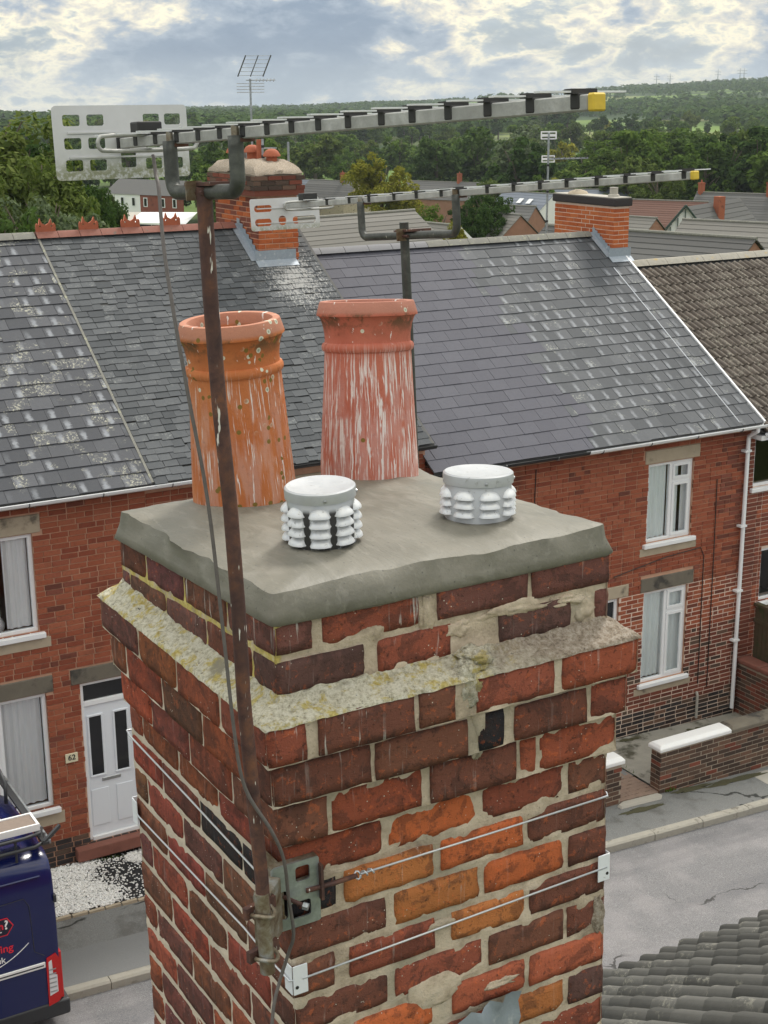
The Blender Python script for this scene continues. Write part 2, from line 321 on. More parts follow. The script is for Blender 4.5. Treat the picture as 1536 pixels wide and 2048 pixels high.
simple('yellow_plastic', (.62, .43, .04), .5, var=.2, scale=80)
simple('black_cable', (.022, .02, .02), .55, var=.4, scale=90)
simple('grey_cable', (.12, .105, .10), .6, var=.4, scale=70)
simple('wire_steel', (.62, .64, .68), .35, .6, var=.15, scale=150)
simple('white_plate', (.74, .76, .80), .45, var=.06, scale=60, dirt=((.18, .09, .05), 55, .62))
simple('lead', (.30, .34, .39), .5, .25, var=.2, scale=20, bs=.2, dirt=((.5, .52, .54), 14, .58))

def facade_brick(name, stops, dark=(.06, .028, .022)):
    t, b, o = new_mat(name); p = pos(t); r = rid(t)
    c = t.ramp(t.math('ADD', t.math('MULTIPLY', r, .9), t.math('MULTIPLY', t.noise(p, 2.2, 3, .5), .12)), stops)
    c = t.mix(t.math('MULTIPLY', t.step(t.noise(p, 35, 6, .7), .5, .72), .5), c, (*dark, 1))
    c = t.mix(t.math('MULTIPLY', t.step(t.noise(p, 1.1, 5, .6), .54, .70), .55), c, tuple(x*1.2 for x in dark)+(1,))
    setp(t, b, color=c, rough=.9, spec=.2, normal=bump(t, t.noise(p, 90, 5, .7), .4, .006)); return M[name]
facade_brick('brick_house', [(.0, (.22, .060, .036)), (.3, (.285, .080, .044)), (.6, (.325, .098, .053)), (.85, (.36, .12, .067)), (1.0, (.26, .070, .044))])
facade_brick('brick_dark', [(.0, (.13, .047, .034)), (.5, (.19, .063, .043)), (1.0, (.25, .085, .058))])
facade_brick('brick_brindle', [(.0, (.055, .040, .034)), (.45, (.10, .068, .053)), (.8, (.145, .09, .066)), (1.0, (.19, .105, .072))])
facade_brick('brick_blue', [(.0, (.025, .024, .026)), (1.0, (.06, .055, .055))])
facade_brick('brick_orange', [(.0, (.36, .085, .03)), (.4, (.46, .12, .042)), (.8, (.50, .15, .055)), (.93, (.40, .10, .04)), (1.0, (.16, .05, .03))])
simple('mortar_red', (.50, .29, .20), .95, var=.3, scale=5)
simple('far_brick', (.30, .155, .105), .95, var=.25, scale=1.5)
simple('mortar_pale', (.66, .52, .43), .95, var=.2, scale=9)
simple('mortar_grey', (.38, .32, .25), .95, var=.25, scale=9)
simple('stone', (.42, .35, .26), .9, var=.22, scale=5, bs=.25, dirt=((.13, .11, .085), 2.3, .54))
simple('stone_dark', (.16, .14, .11), .9, var=.35, scale=5, bs=.25, dirt=((.05, .045, .04), 2.5, .50))
simple('upvc', (.80, .81, .83), .35, var=.03, scale=3)
simple('white_paint', (.80, .80, .80), .5, var=.05, scale=9, bs=.05)
simple('door_white', (.74, .77, .82), .4, var=.03, scale=3)
simple('black_gutter', (.02, .02, .022), .4, var=.2)
simple('dark_interior', (.02, .02, .022), .9)
t, b, o = new_mat('glass'); t.t.nodes.remove(b)
fr = t.n('ShaderNodeFresnel', {0: 1.5}).outputs[0]
ms = t.n('ShaderNodeMixShader', {0: t.math('MULTIPLY', fr, .8, clamp=True), 1: t.n('ShaderNodeBsdfTransparent', {0: (.99, 1, 1, 1)}).outputs[0], 2: t.n('ShaderNodeBsdfGlossy', {0: (1, 1, 1, 1), 'Roughness': .03}).outputs[0]})
t.t.links.new(ms.outputs[0], o.inputs[0])
t, b, o = new_mat('dark_glass'); setp(t, b, color=(.012, .013, .016), rough=.06)
t, b, o = new_mat('curtain'); p = pos(t); sx = t.n('ShaderNodeSeparateXYZ', {0: p})
setp(t, b, color=t.mix(t.noise(t.vmath('MULTIPLY', p, (30, 30, 2)), 1.0, 3, .5), (.80, .84, .87, 1), (.94, .95, .96, 1)), rough=.9)
t, b, o = new_mat('net_curtain'); p = pos(t)
setp(t, b, color=t.mix(t.noise(t.vmath('MULTIPLY', p, (26, 26, 1.5)), 1.0, 4, .6), (.74, .82, .83, 1), (.93, .96, .96, 1)), rough=.9)

def slate(name, c1, c2, lich, streak, rough=.5, lc=(.40, .40, .33), band=None, drops=False):
    t, b, o = new_mat(name); p = pos(t); r = rid(t)
    c = t.mix(r, (*c1, 1), (*c2, 1)); c = t.mix(t.math('MULTIPLY', t.noise(p, 18, 6, .65), .45), c, tuple(x*.55 for x in c1)+(1,))
    if streak: 
        x0, W, y0, gy = band; sp = t.n('ShaderNodeSeparateXYZ', {0: p})
        row = t.math('DIVIDE', t.math('SUBTRACT', sp.outputs[1], y0), gy); rf = t.math('FLOOR', row); off = t.math('MULTIPLY', t.math('FRACT', t.math('MULTIPLY', rf, .5)), 1.0)
        u = t.math('ADD', t.math('DIVIDE', t.math('SUBTRACT', sp.outputs[0], x0), W), off); uf = t.math('FRACT', u); vf = t.math('FRACT', row)
        wn = t.n('ShaderNodeTexWhiteNoise', {0: t.n('ShaderNodeCombineXYZ', {0: t.math('FLOOR', u), 1: rf}).outputs[0]}).outputs[0]
        ed = t.math('ABSOLUTE', t.math('SUBTRACT', uf, t.math('ADD', .06, t.math('MULTIPLY', wn, .22))))
        sk = t.math('MULTIPLY', t.step(t.math('ADD', ed, t.math('MULTIPLY', t.math('SUBTRACT', t.noise(p, 20, 4, .6), .5), .30)), .17, .03), t.step(t.math('ADD', wn, t.math('MULTIPLY', t.math('SUBTRACT', t.noise(p, .8, 2, .5), .5), 1.6)), .25, .75))
        c = t.mix(t.math('MULTIPLY', t.math('MULTIPLY', sk, t.step(vf, 1.0, .35)), streak), c, (.40, .42, .46, 1))
    if lich:
        big = t.noise(p, 3.4, 4, .6); k = t.math('MULTIPLY', t.step(t.noise(p, 30, 8, .78, .5), .50, .60), t.step(t.math('ADD', t.math('MULTIPLY', big, .86), t.math('MULTIPLY', r, .14)), .66-lich*.25, .76-lich*.25))
        c = t.mix(t.math('MULTIPLY', k, .85), c, (*lc, 1))
    if drops:      # droppings below the chimney with the mushroom cowls
        q = t.vmath('MULTIPLY', t.vmath('SUBTRACT', p, (10.05, 20.25, 0)), (1.05, .85, 0)); dl = t.n('ShaderNodeVectorMath', {0: q}, operation='LENGTH').outputs['Value']
        nz = t.noise(t.vmath('MULTIPLY', p, (34, 15, 15)), 1.0, 6, .8)
        c = t.mix(t.math('MULTIPLY', t.step(t.math('SUBTRACT', nz, t.math('MULTIPLY', dl, .26)), .40, .45), .5), c, (.56, .55, .53, 1))
    setp(t, b, color=c, rough=min(.9, rough+.27), spec=.22, normal=bump(t, t.noise(p, 45, 6, .7), .3, .006)); return M[name]
slate('slate_lichen', (.060, .063, .073), (.108, .111, .125), .58, .5, .42, (.46, .45, .36), band=(-1.2, .30, E_Y_-.06, .225*.836))
slate('slate_small', (.075, .080, .087), (.135, .141, .150), .40, .0, .6, (.24, .25, .245), drops=True)
slate('slate_new', (.088, .088, .110), (.108, .108, .132), .0, .0, .45, drops=True)
slate('slate_worn', (.076, .081, .090), (.122, .127, .139), .35, .42, .45, (.33, .34, .31), band=(13.5, .275, E_Y_-.06, .245*.843))
slate('tile_brown', (.105, .088, .075), (.175, .149, .13), .75, .0, .85, (.33, .31, .26))
slate('tile_near', (.058, .057, .053), (.135, .131, .121), .5, .0, .85, (.26, .25, .21))
slate('tile_grey', (.17, .162, .148), (.22, .21, .195), .3, .0, .85, (.26, .25, .21))
slate('tile_dark', (.10, .098, .097), (.15, .148, .145), .2, .0, .8, (.2, .2, .18))
slate('tile_redbrown', (.14, .075, .06), (.18, .10, .08), .1, .0, .85)
slate('tile_blue', (.15, .17, .21), (.21, .23, .27), .0, .0, .55)
simple('ridge_red', (.22, .085, .062), .8, var=.35, scale=9, bs=.2, dirt=((.11, .09, .075), 9, .56))
simple('ridge_orange', (.36, .10, .05), .85, var=.25, scale=14, bs=.2)
simple('ridge_grey', (.19, .185, .165), .9, var=.3, scale=8, bs=.3, dirt=((.30, .30, .22), 12, .55))
simple('ridge_new', (.115, .115, .13), .6, var=.15, scale=8)
simple('ridge_mossy', (.32, .30, .26), .95, var=.3, scale=12, bs=.4, dirt=((.46, .30, .06), 3.2, .60))

t, b, o = new_mat('asphalt'); p = pos(t); n = t.noise(p, 75, 5, .85); nb = t.noise(p, 1.1, 6, .6)
c = t.ramp(n, [(.35, (.095, .094, .099)), (.5, (.175, .172, .178)), (.66, (.33, .326, .33))]); c = t.mix(t.math('MULTIPLY', t.step(nb, .42, .62), .35), c, (.33, .31, .315, 1)); lane = t.noise(t.vmath('MULTIPLY', p, (.12, 1.3, 1)), 1.0, 5, .6); c = t.mix(t.math('MULTIPLY', t.step(lane, .46, .60), .38), c, (.105, .105, .115, 1))
crk = t.voro(t.vmath('ADD', t.vmath('MULTIPLY', p, (.35, .9, 1)), t.n('ShaderNodeVectorMath', {0: t.n('ShaderNodeTexNoise', {'Vector': p, 'Scale': 2.5, 'Detail': 5.0}).outputs[1], 3: .35}, operation='SCALE').outputs[0]), .45, feature='DISTANCE_TO_EDGE')
c = t.mix(t.math('MULTIPLY', t.step(crk, .006, .002), t.step(t.noise(p, .9, 2, .5), .50, .58)), c, (.06, .058, .058, 1))
setp(t, b, color=c, rough=.9, spec=.3, normal=bump(t, n, .5, .008))
t, b, o = new_mat('pavement'); p = pos(t); n = t.noise(p, 80, 5, .82); nb = t.noise(p, 1.7, 6, .62)
c = t.ramp(n, [(.34, (.12, .123, .121)), (.5, (.18, .183, .18)), (.68, (.28, .28, .275))]); c = t.mix(t.math('MULTIPLY', t.step(nb, .5, .64), .6), c, (.085, .08, .072, 1))
crk = t.voro(t.vmath('ADD', t.vmath('MULTIPLY', p, (.5, 1.2, 1)), t.n('ShaderNodeVectorMath', {0: t.n('ShaderNodeTexNoise', {'Vector': p, 'Scale': 3.5, 'Detail': 5.0}).outputs[1], 3: .3}, operation='SCALE').outputs[0]), .55, feature='DISTANCE_TO_EDGE')
c = t.mix(t.math('MULTIPLY', t.step(crk, .016, .006), t.step(t.noise(p, 1.2, 2, .5), .42, .5)), c, (.03, .03, .028, 1))
setp(t, b, color=c, rough=.9, normal=bump(t, n, .5, .008))
simple('patch_tarmac', (.20, .203, .205), .9, var=.25, scale=90, bs=.4)
simple('kerb_stone', (.35, .33, .285), .9, var=.18, scale=12, bs=.3, dirt=((.17, .155, .13), 6, .55))
simple('concrete', (.30, .285, .25), .92, var=.25, scale=6, bs=.3, dirt=((.075, .07, .05), 2.2, .52))
simple('concrete_pale', (.40, .375, .33), .92, var=.15, scale=9, bs=.2)
simple('moss', (.07, .066, .034), .98, var=.5, scale=30, bs=.6)
simple('paver', (.26, .185, .145), .9, var=.2, scale=14, bs=.3)
simple('membrane', (.016, .016, .018), .85, var=.3, scale=20, bs=.3)
t, b, o = new_mat('pebble'); setp(t, b, color=t.ramp(rid(t), [(0, (.62, .61, .59)), (.5, (.78, .77, .75)), (1, (.86, .85, .84))]), rough=.8)
simple('fence_wood', (.085, .062, .035), .9, var=.4, scale=9, bs=.4, dirt=((.05, .062, .02), 4, .52))
t, b, o = new_mat('van_paint'); setp(t, b, color=(.003, .008, .075), rough=.25, coat=.3)
simple('van_trim', (.03, .032, .036), .5, var=.2)
simple('red_lens', (.50, .012, .012), .2, var=.1)
simple('clear_lens', (.70, .71, .73), .2, var=.1, scale=40)
simple('red_vinyl', (.70, .02, .045), .5, var=.02); simple('white_vinyl', (.82, .82, .82), .5, var=.02); simple('dark_vinyl', (.006, .010, .028), .45, var=.02)
simple('board_brown', (.22, .17, .14), .8, var=.2, scale=20); simple('tyre', (.015, .015, .015), .85); simple('steel', (.42, .43, .44), .35, .8)

def leaf(name, cols, trans=.25):
    t, b, o = new_mat(name); p = pos(t); r = rid(t); oi = t.n('ShaderNodeObjectInfo').outputs['Random']
    k = t.math('ADD', t.math('MULTIPLY', t.n('ShaderNodeNewGeometry').outputs['Random Per Island'], .55), t.math('MULTIPLY', oi, .45))
    c = t.ramp(k, [(i/(len(cols)-1), cc) for i, cc in enumerate(cols)])
    c = t.mix(t.math('MULTIPLY', t.noise(p, .55, 3, .5), .35), c, tuple(x*.5 for x in cols[0])+(1,))
    t.t.nodes.remove(b)
    d = t.n('ShaderNodeBsdfDiffuse', {0: c}); tr = t.n('ShaderNodeBsdfTranslucent', {0: t.vmath('MULTIPLY', c, (1.2, 1.35, .7))})
    ms = t.n('ShaderNodeMixShader', {0: trans, 1: d.outputs[0], 2: tr.outputs[0]}); t.t.links.new(ms.outputs[0], o.inputs[0])
leaf('leaf_mid', [(.055, .095, .022), (.105, .165, .038), (.19, .245, .065)])
leaf('leaf_dark', [(.032, .062, .020), (.065, .108, .032), (.115, .165, .052)])
leaf('leaf_olive', [(.062, .092, .026), (.118, .155, .044), (.20, .23, .075)])
leaf('leaf_yellow', [(.14, .15, .025), (.25, .24, .042), (.36, .31, .06)])
leaf('leaf_grey', [(.08, .11, .062), (.14, .175, .10), (.22, .25, .16)])
simple('bark', (.085, .065, .048), .95, var=.4, scale=12, bs=.5)
leaf('grass', [(.07, .11, .022), (.11, .16, .035)], .1)
# ------------------------------------------------------------------ ground, road, pavement
def gz(x): return .04 - .043*(x-4.8)              # pavement level: the street falls to the right
def sm(a, b, x): x = max(0, min(1, (x-a)/(b-a))); return x*x*(3-2*x)
def terrain(x, y):
    s = x*_F.x + y*_F.y; l = x*_R.x + y*_R.y
    near = gz(max(-40, min(60, x))) - .45
    far = 1.6 - .056*s if s < 330 else -16.9
    if s >= 330: far = -16.9 - 1.5*sm(330, 450, s) + 5.0*sm(520, 1000, s)
    az = l/max(s, 1.0)
    tb = ((-.6, -.012), (-.3, -.012), (-.22, -.0113), (-.106, -.008), (.01, -.0055), (.1, -.001), (.178, .0045), (.257, .0078), (.35, .009), (.8, .009)); e_ = tb[-1][1]
    for (a0, e0), (a1, e1) in zip(tb, tb[1:]):
        if az <= a1: e_ = e0+(e1-e0)*sm(a0, a1, az); break
    top = 10 + 3600*(e_ + .0012*mnoise.noise(Vector((az*9, 3.3, 0))) + .0007*mnoise.noise(Vector((az*30, 1.3, 0))))
    k = sm(900, 3600, s)
    far = far*(1-k) + top*k + (6*mnoise.noise(Vector((x*.0016, y*.0016, 5))) if s > 700 else 0)*sm(700, 1600, s)*(1-sm(2600, 3600, s))
    if s > 3600: far -= (s-3600)*.03
    b = sm(26, 50, s)*sm(23, 30, y)
    return near*(1-b) + far*b
mb = MB(); ss = [-60, -25, -5, 10, 20, 26, 32, 40, 50, 62, 76, 95, 120, 150, 190, 240, 300, 330, 370, 420, 480, 540, 620, 700, 800, 900, 1050, 1200, 1400, 1600, 1850, 2100, 2400, 2700, 3000, 3300, 3600, 4200, 7000]
NA = 72
for s in ss:
    for i in range(NA+1):
        a = R(-52 + 104*i/NA); rr = max(abs(s), 12)*1.0
        p = _F*s + _R*(math.tan(a)*max(s, 70))
        mb.v.append((p.x, p.y, terrain(p.x, p.y)))
for j in range(len(ss)-1):
    for i in range(NA): k = j*(NA+1)+i; mb.f.append((k, k+1, k+NA+2, k+NA+1))
t, b, o = new_mat('land'); p = pos(t)
vo = t.n('ShaderNodeTexVoronoi', {'Vector': t.vmath('MULTIPLY', p, (1, 1, 0)), 'Scale': .0062, 'Randomness': .9}); cr = t.n('ShaderNodeSeparateXYZ', {0: vo.outputs['Color']}).outputs[0]
fld = t.ramp(cr, [(.0, (.075, .12, .035)), (.3, (.14, .22, .05)), (.55, (.18, .26, .06)), (.72, (.06, .10, .03)), (.88, (.30, .27, .14)), (1, (.15, .22, .055))])
fld = t.mix(t.math('MULTIPLY', t.noise(p, .03, 5, .6), .5), fld, (.04, .06, .02, 1))
fld = t.mix(t.step(t.noise(p, .0035, 4, .55), .52, .56), fld, (.040, .065, .026, 1))
dist = t.n('ShaderNodeVectorMath', {0: p}, operation='LENGTH').outputs['Value']
nearc = t.mix(t.noise(p, .25, 5, .6), (.05, .065, .02, 1), (.13, .16, .05, 1))
setp(t, b, color=t.mix(t.step(dist, 150, 500), nearc, fld), rough=.95, spec=.1)
tag(mb.build('ground', M['land'], smooth=True), kind='structure', label='grassy valley land falling away behind the houses to far hills')
def sheet(name, mat, x0, x1, y0, y1, dz, kind='structure', parent=None, n=1):
    mb = MB()
    for i in range(n):
        a = x0+(x1-x0)*i/n; c = x0+(x1-x0)*(i+1)/n
        mb.quad((a, y0, gz(a)+dz), (c, y0, gz(c)+dz), (c, y1, gz(c)+dz), (a, y1, gz(a)+dz))
    o = mb.build(name, M[mat], parent)
    if kind: tag(o, kind=kind)
    return o
sheet('road', 'asphalt', -40, 60, 7.6, 14.5, -.11)
sheet('pavement', 'pavement', -40, 60, 14.62, 16.1, 0)
sheet('pavement', 'pavement', -40, 60, 5.9, 7.5, 0)
sheet('tarmac_patch', 'patch_tarmac', 9.4, 10.9, 10.6, 12.1, -.106)
sheet('tarmac_patch', 'patch_tarmac', 3.4, 6.6, 14.62, 15.35, .004)
kerb = tag(bpy.data.objects.new('kerb', None), kind='structure'); col.objects.link(kerb)
kme = {}
for i in range(-20, 30):
    x = i*.915; L = .905; mb = MB()
    z0 = gz(x); z1 = gz(x+L)
    a = [(0, -.06, -.25), (0, .065, -.25), (0, .065, .004), (0, -.035, .004), (0, -.06, -.02)]
    vs = [(p[0], p[1], p[2]) for p in a]+[(L, p[1], p[2]+z1-z0) for p in a]
    mb.add(vs, [(0, 1, 2, 3, 4), (9, 8, 7, 6, 5)]+[(k, k+5, (k+1) % 5+5, (k+1) % 5) for k in range(5)])
    mb.build('kerb_stone', M['kerb_stone'], kerb).location = (x, 14.56+rnd.uniform(-.006, .006), z0+rnd.uniform(-.004, .006))

# ------------------------------------------------------------------ brick and slate layers
_bm = {}
def brick_mesh(L, H, mat, D=.03):
    k = (round(L, 2), H, mat, D)
    if k not in _bm:
        mb = MB(); e = .003; l = k[0]
        # box standing proud, front edges slightly worn
        vs = [(0, D, 0), (l, D, 0), (l, D, H), (0, D, H), (0, e, 0), (l, e, 0), (l, e, H), (0, e, H), (e, 0, e), (l-e, 0, e), (l-e, 0, H-e), (e, 0, H-e)]
        fs = [(0, 1, 5, 4), (1, 2, 6, 5), (2, 3, 7, 6), (3, 0, 4, 7), (4, 5, 9, 8), (5, 6, 10, 9), (6, 7, 11, 10), (7, 4, 8, 11), (8, 9, 10, 11)]
        mb.add(vs, fs); me = mb.mesh('brick'); me.materials.append(M[mat]); _bm[k] = (me, vs, fs)
    return _bm[k]
def visible_rank(p):
    q = seen(p)
    if not q: return 1e6
    x, y, z = q; off = max(0, -x, x-1536, -y, y-2048)
    if 300 < x < 1150 and y > 1250 and p[1] > 10: off += 300        # behind the near chimney stack
    return z + off*.5
def lay_bricks(parent, m, W, Hh, openings, matf, gauge=.075, L=.225, joint=.013, D=.03, limit=300, bond='run', seed=1, zoff=0.0):
    """bricks on the local XZ face of matrix m (face looks along local -Y); the nearest ones are single objects"""
    r = random.Random(seed); items = []
    n = int(Hh/gauge)
    for j in range(n):
        z = j*gauge+zoff; H = gauge-joint
        x = 0.0; first = True; hdr = (bond == 'flem')
        off = (L+joint)/2 if j % 2 else 0.0
        if off: x = -off
        k = 0
        while x < W-.02:
            ln = L
            if bond == 'mixed' and r.random() < .22: ln = .1025
            if bond == 'flem' and (k+j) % 2: ln = .1025
            segs = [(max(0.0, x), min(W, x+ln))]
            for (a, c, z0, z1) in openings:
                if z+H > z0+.012 and z < z1-.012:
                    ns = []
                    for s0, s1 in segs:
                        if s1 <= a or s0 >= c: ns.append((s0, s1)); continue
                        if s0 < a: ns.append((s0, a))
                        if s1 > c: ns.append((c, s1))
                    segs = ns
            for s0, s1 in segs:
                if s1-s0 > .035: items.append((s0, z, s1-s0, H, matf(s0, z, r)))
            x += ln+joint; k += 1
    items = [(visible_rank(m @ Vector((a, 0, z))), i, a, z, l, H, mt) for i, (a, z, l, H, mt) in enumerate(items)]
    items.sort(); rest = {}
    for q, (rk, i, a, z, l, H, mt) in enumerate(items):
        me, vs, fs = brick_mesh(l, round(H, 3), mt, D); dy = r.uniform(-.003, .003)
        if q < limit:
            o = bpy.data.objects.new('brick', me); col.objects.link(o); o.parent = parent; o.matrix_local = m @ Matrix.Translation((a, dy, z))
        else:
            mb = rest.setdefault(mt, MB()); mm = m @ Matrix.Translation((a, dy, z)); mb.add([mm @ Vector(v) for v in vs], fs)
    for mt, mb in rest.items(): tag(mb.build('brickwork', M[mt], parent), kind='stuff')
def lay_slates(parent, x0, x1, e, rg, mat, W, gauge, th=.012, limit=300, seed=1, jit=.004, irregular=0.0, slip=0.0, skew=0.0, matf=None):
    """e, rg: (y,z) of eaves and ridge; slates lap upwards; nearest ones are single objects"""
    r = random.Random(seed); dy = rg[0]-e[0]; dz = rg[1]-e[1]; Ls = math.hypot(dy, dz); ang = math.atan2(dz, dy)
    base = Matrix.Translation((x0, e[0], e[1])) @ Matrix.Rotation(ang, 4, 'X')      # local: X along, Y up the slope, Z out
    items = []; n = int(Ls/gauge)+1; cache = {}
    def mesh(w, g, mt):
        k = (round(w, 2), round(g, 3), mt)
        if k not in cache:
            mb = MB(); l = g*1.12; wv = k[0]-.004
            vs = [(0, 0, th*.55), (wv, 0, th*.55), (wv, l, .001), (0, l, .001), (0, 0, th*1.6), (wv, 0, th*1.6), (wv, l, th*.5), (0, l, th*.5)]
            fs = [(4, 5, 6, 7), (0, 1, 5, 4), (1, 2, 6, 5), (3, 0, 4, 7)]
            mb.add(vs, fs); me = mb.mesh('slate'); me.materials.append(M[mt]); cache[k] = (me, vs, fs)
        return cache[k]
    for j in range(n):
        y = j*gauge; g = min(gauge, Ls-y)
        if g < .03: continue
        x = -(W/2 if j % 2 else 0)
        while x < x1-x0-.01:
            w = W*(1+r.uniform(-irregular, irregular)); a = max(0, x); c = min(x1-x0, x+w)
            if c-a > .03: items.append((a, y, c-a, g, matf(x0+a, y/Ls, r) if matf else mat))
            x += w
    items = [(visible_rank(base @ Vector((a, y, 0))), i, a, y, w, g, mt) for i, (a, y, w, g, mt) in enumerate(items)]; items.sort(); rest = {}
    for q, (rk, i, a, y, w, g, mt) in enumerate(items):
        me, vs, fs = mesh(w, g, mt)
        mm = base @ Matrix.Translation((a, y + r.uniform(-jit, jit) - (r.random()**6)*slip, r.uniform(0, .004))) @ Matrix.Rotation(r.uniform(-1, 1)*skew, 4, 'Z')
        if q < limit:
            o = bpy.data.objects.new('slate', me); col.objects.link(o); o.parent = parent; o.matrix_local = mm
        else: rest.setdefault(mt, MB()).add([mm @ Vector(v) for v in vs], fs)
    for mt, mb in rest.items(): tag(mb.build('slating', M[mt], parent), kind='stuff')
YF = 17.39
def face(x, y, z, rz=0.0): return Matrix.Translation((x, y, z)) @ Matrix.Rotation(rz, 4, 'Z')
# ------------------------------------------------------------------ terrace across the street
def window(parent, x0, x1, z0, z1, kind='side', Y=YF, curtains=(), sill=True, flip=False):
    """white plastic window: frame, panes, opening lights, sill"""
    f = MB(); yb = Y+.075; fw = .055
    f.box(x0, x1, yb-.035, yb+.03, z0, z0+fw); f.box(x0, x1, yb-.035, yb+.03, z1-fw, z1)
    f.box(x0, x0+fw, yb-.034, yb+.029, z0+fw, z1-fw); f.box(x1-fw, x1, yb-.034, yb+.029, z0+fw, z1-fw)
    panes = []
    if kind == 'side':
        xm = x0+(x1-x0)*.53; zt = z1-(z1-z0)*.26
        f.box(xm-.03, xm+.03, yb-.038, yb+.03, z0+fw, z1-fw); f.box(xm+.03, x1-fw, yb-.037, yb+.029, zt-.03, zt+.03)
        panes = [(x0+fw, xm-.03, z0+fw, z1-fw, 0), (xm+.03, x1-fw, zt+.03, z1-fw, .045), (xm+.03, x1-fw, z0+fw, zt-.03, .045)]
    elif kind == 'two':
        xm = (x0+x1)/2; f.box(xm-.03, xm+.03, yb-.038, yb+.03, z0+fw, z1-fw)
        panes = [(x0+fw, xm-.03, z0+fw, z1-fw, .0), (xm+.03, x1-fw, z0+fw, z1-fw, .0)]
    elif kind == 'threepart':
        xm = x1-.62; zt = z1-(z1-z0)*.33
        f.box(xm-.03, xm+.03, yb-.038, yb+.03, z0+fw, z1-fw); f.box(x0+fw, xm-.03, yb-.037, yb+.029, zt-.03, zt+.03)
        panes = [(xm+.03, x1-fw, z0+fw, z1-fw, .0), (x0+fw, xm-.03, zt+.03, z1-fw, .045), (x0+fw, xm-.03, z0+fw, zt-.03, .045)]
    else: panes = [(x0+fw, x1-fw, z0+fw, z1-fw, 0)]
    win = bevel(f.build('window', M['upvc'], parent), .006, 1)
    for a, c, e, g, s in panes:
        if s:
            q = MB(); q.box(a, c, yb-.05, yb-.02, e, e+s); q.box(a, c, yb-.05, yb-.02, g-s, g); q.box(a, a+s, yb-.049, yb-.021, e+s, g-s); q.box(c-s, c, yb-.049, yb-.021, e+s, g-s)
            q.build('opening_light', M['upvc'], win); a += s; c -= s; e += s; g -= s
        MB().quad((a, yb-.012, e), (c, yb-.012, e), (c, yb-.012, g), (a, yb-.012, g)).build('pane', M['glass'], win)
    if sill:
        s = MB(); s.box(x0-.07, x1+.07, Y-.07, Y+.05, z0-.075, z0-.002); bevel(s.build('sill', M['upvc'], win), .008, 1)
    for (a, c, e, g, mt) in curtains:
        q = MB(); n = int((c-a)/.02); row = []
        for i in range(n+1):
            x = a+(c-a)*i/n; y = yb+.040+.014*math.sin(x*55+2*math.sin(x*7)); row.append((x, y))
        for (xa, ya), (xb, yc) in zip(row, row[1:]): q.quad((xa, ya, e), (xb, yc, e), (xb, yc, g), (xa, ya, g))
        q.build('curtain', M[mt], win, True)
    return win
def pierced_wall(x0, x1, z0, z1, ops, y0, y1):
    """rectangles of wall around openings"""
    mb = MB(); xs = sorted({x0, x1, *[v for o in ops for v in o[:2]]}); zs = sorted({z0, z1, *[v for o in ops for v in o[2:]]})
    for i in range(len(xs)-1):
        run = None
        for j in range(len(zs)-1):
            cx = (xs[i]+xs[i+1])/2; cz = (zs[j]+zs[j+1])/2
            hole = any(a < cx < c and e < cz < g for a, c, e, g in ops)
            if hole:
                if run is not None: mb.box(xs[i], xs[i+1], y0, y1, run, zs[j])
                run = None
            elif run is None: run = zs[j]
        if run is not None: mb.box(xs[i], xs[i+1], y0, y1, run, zs[-1])
    return mb
E_Y, R_Y = 17.15, 21.4
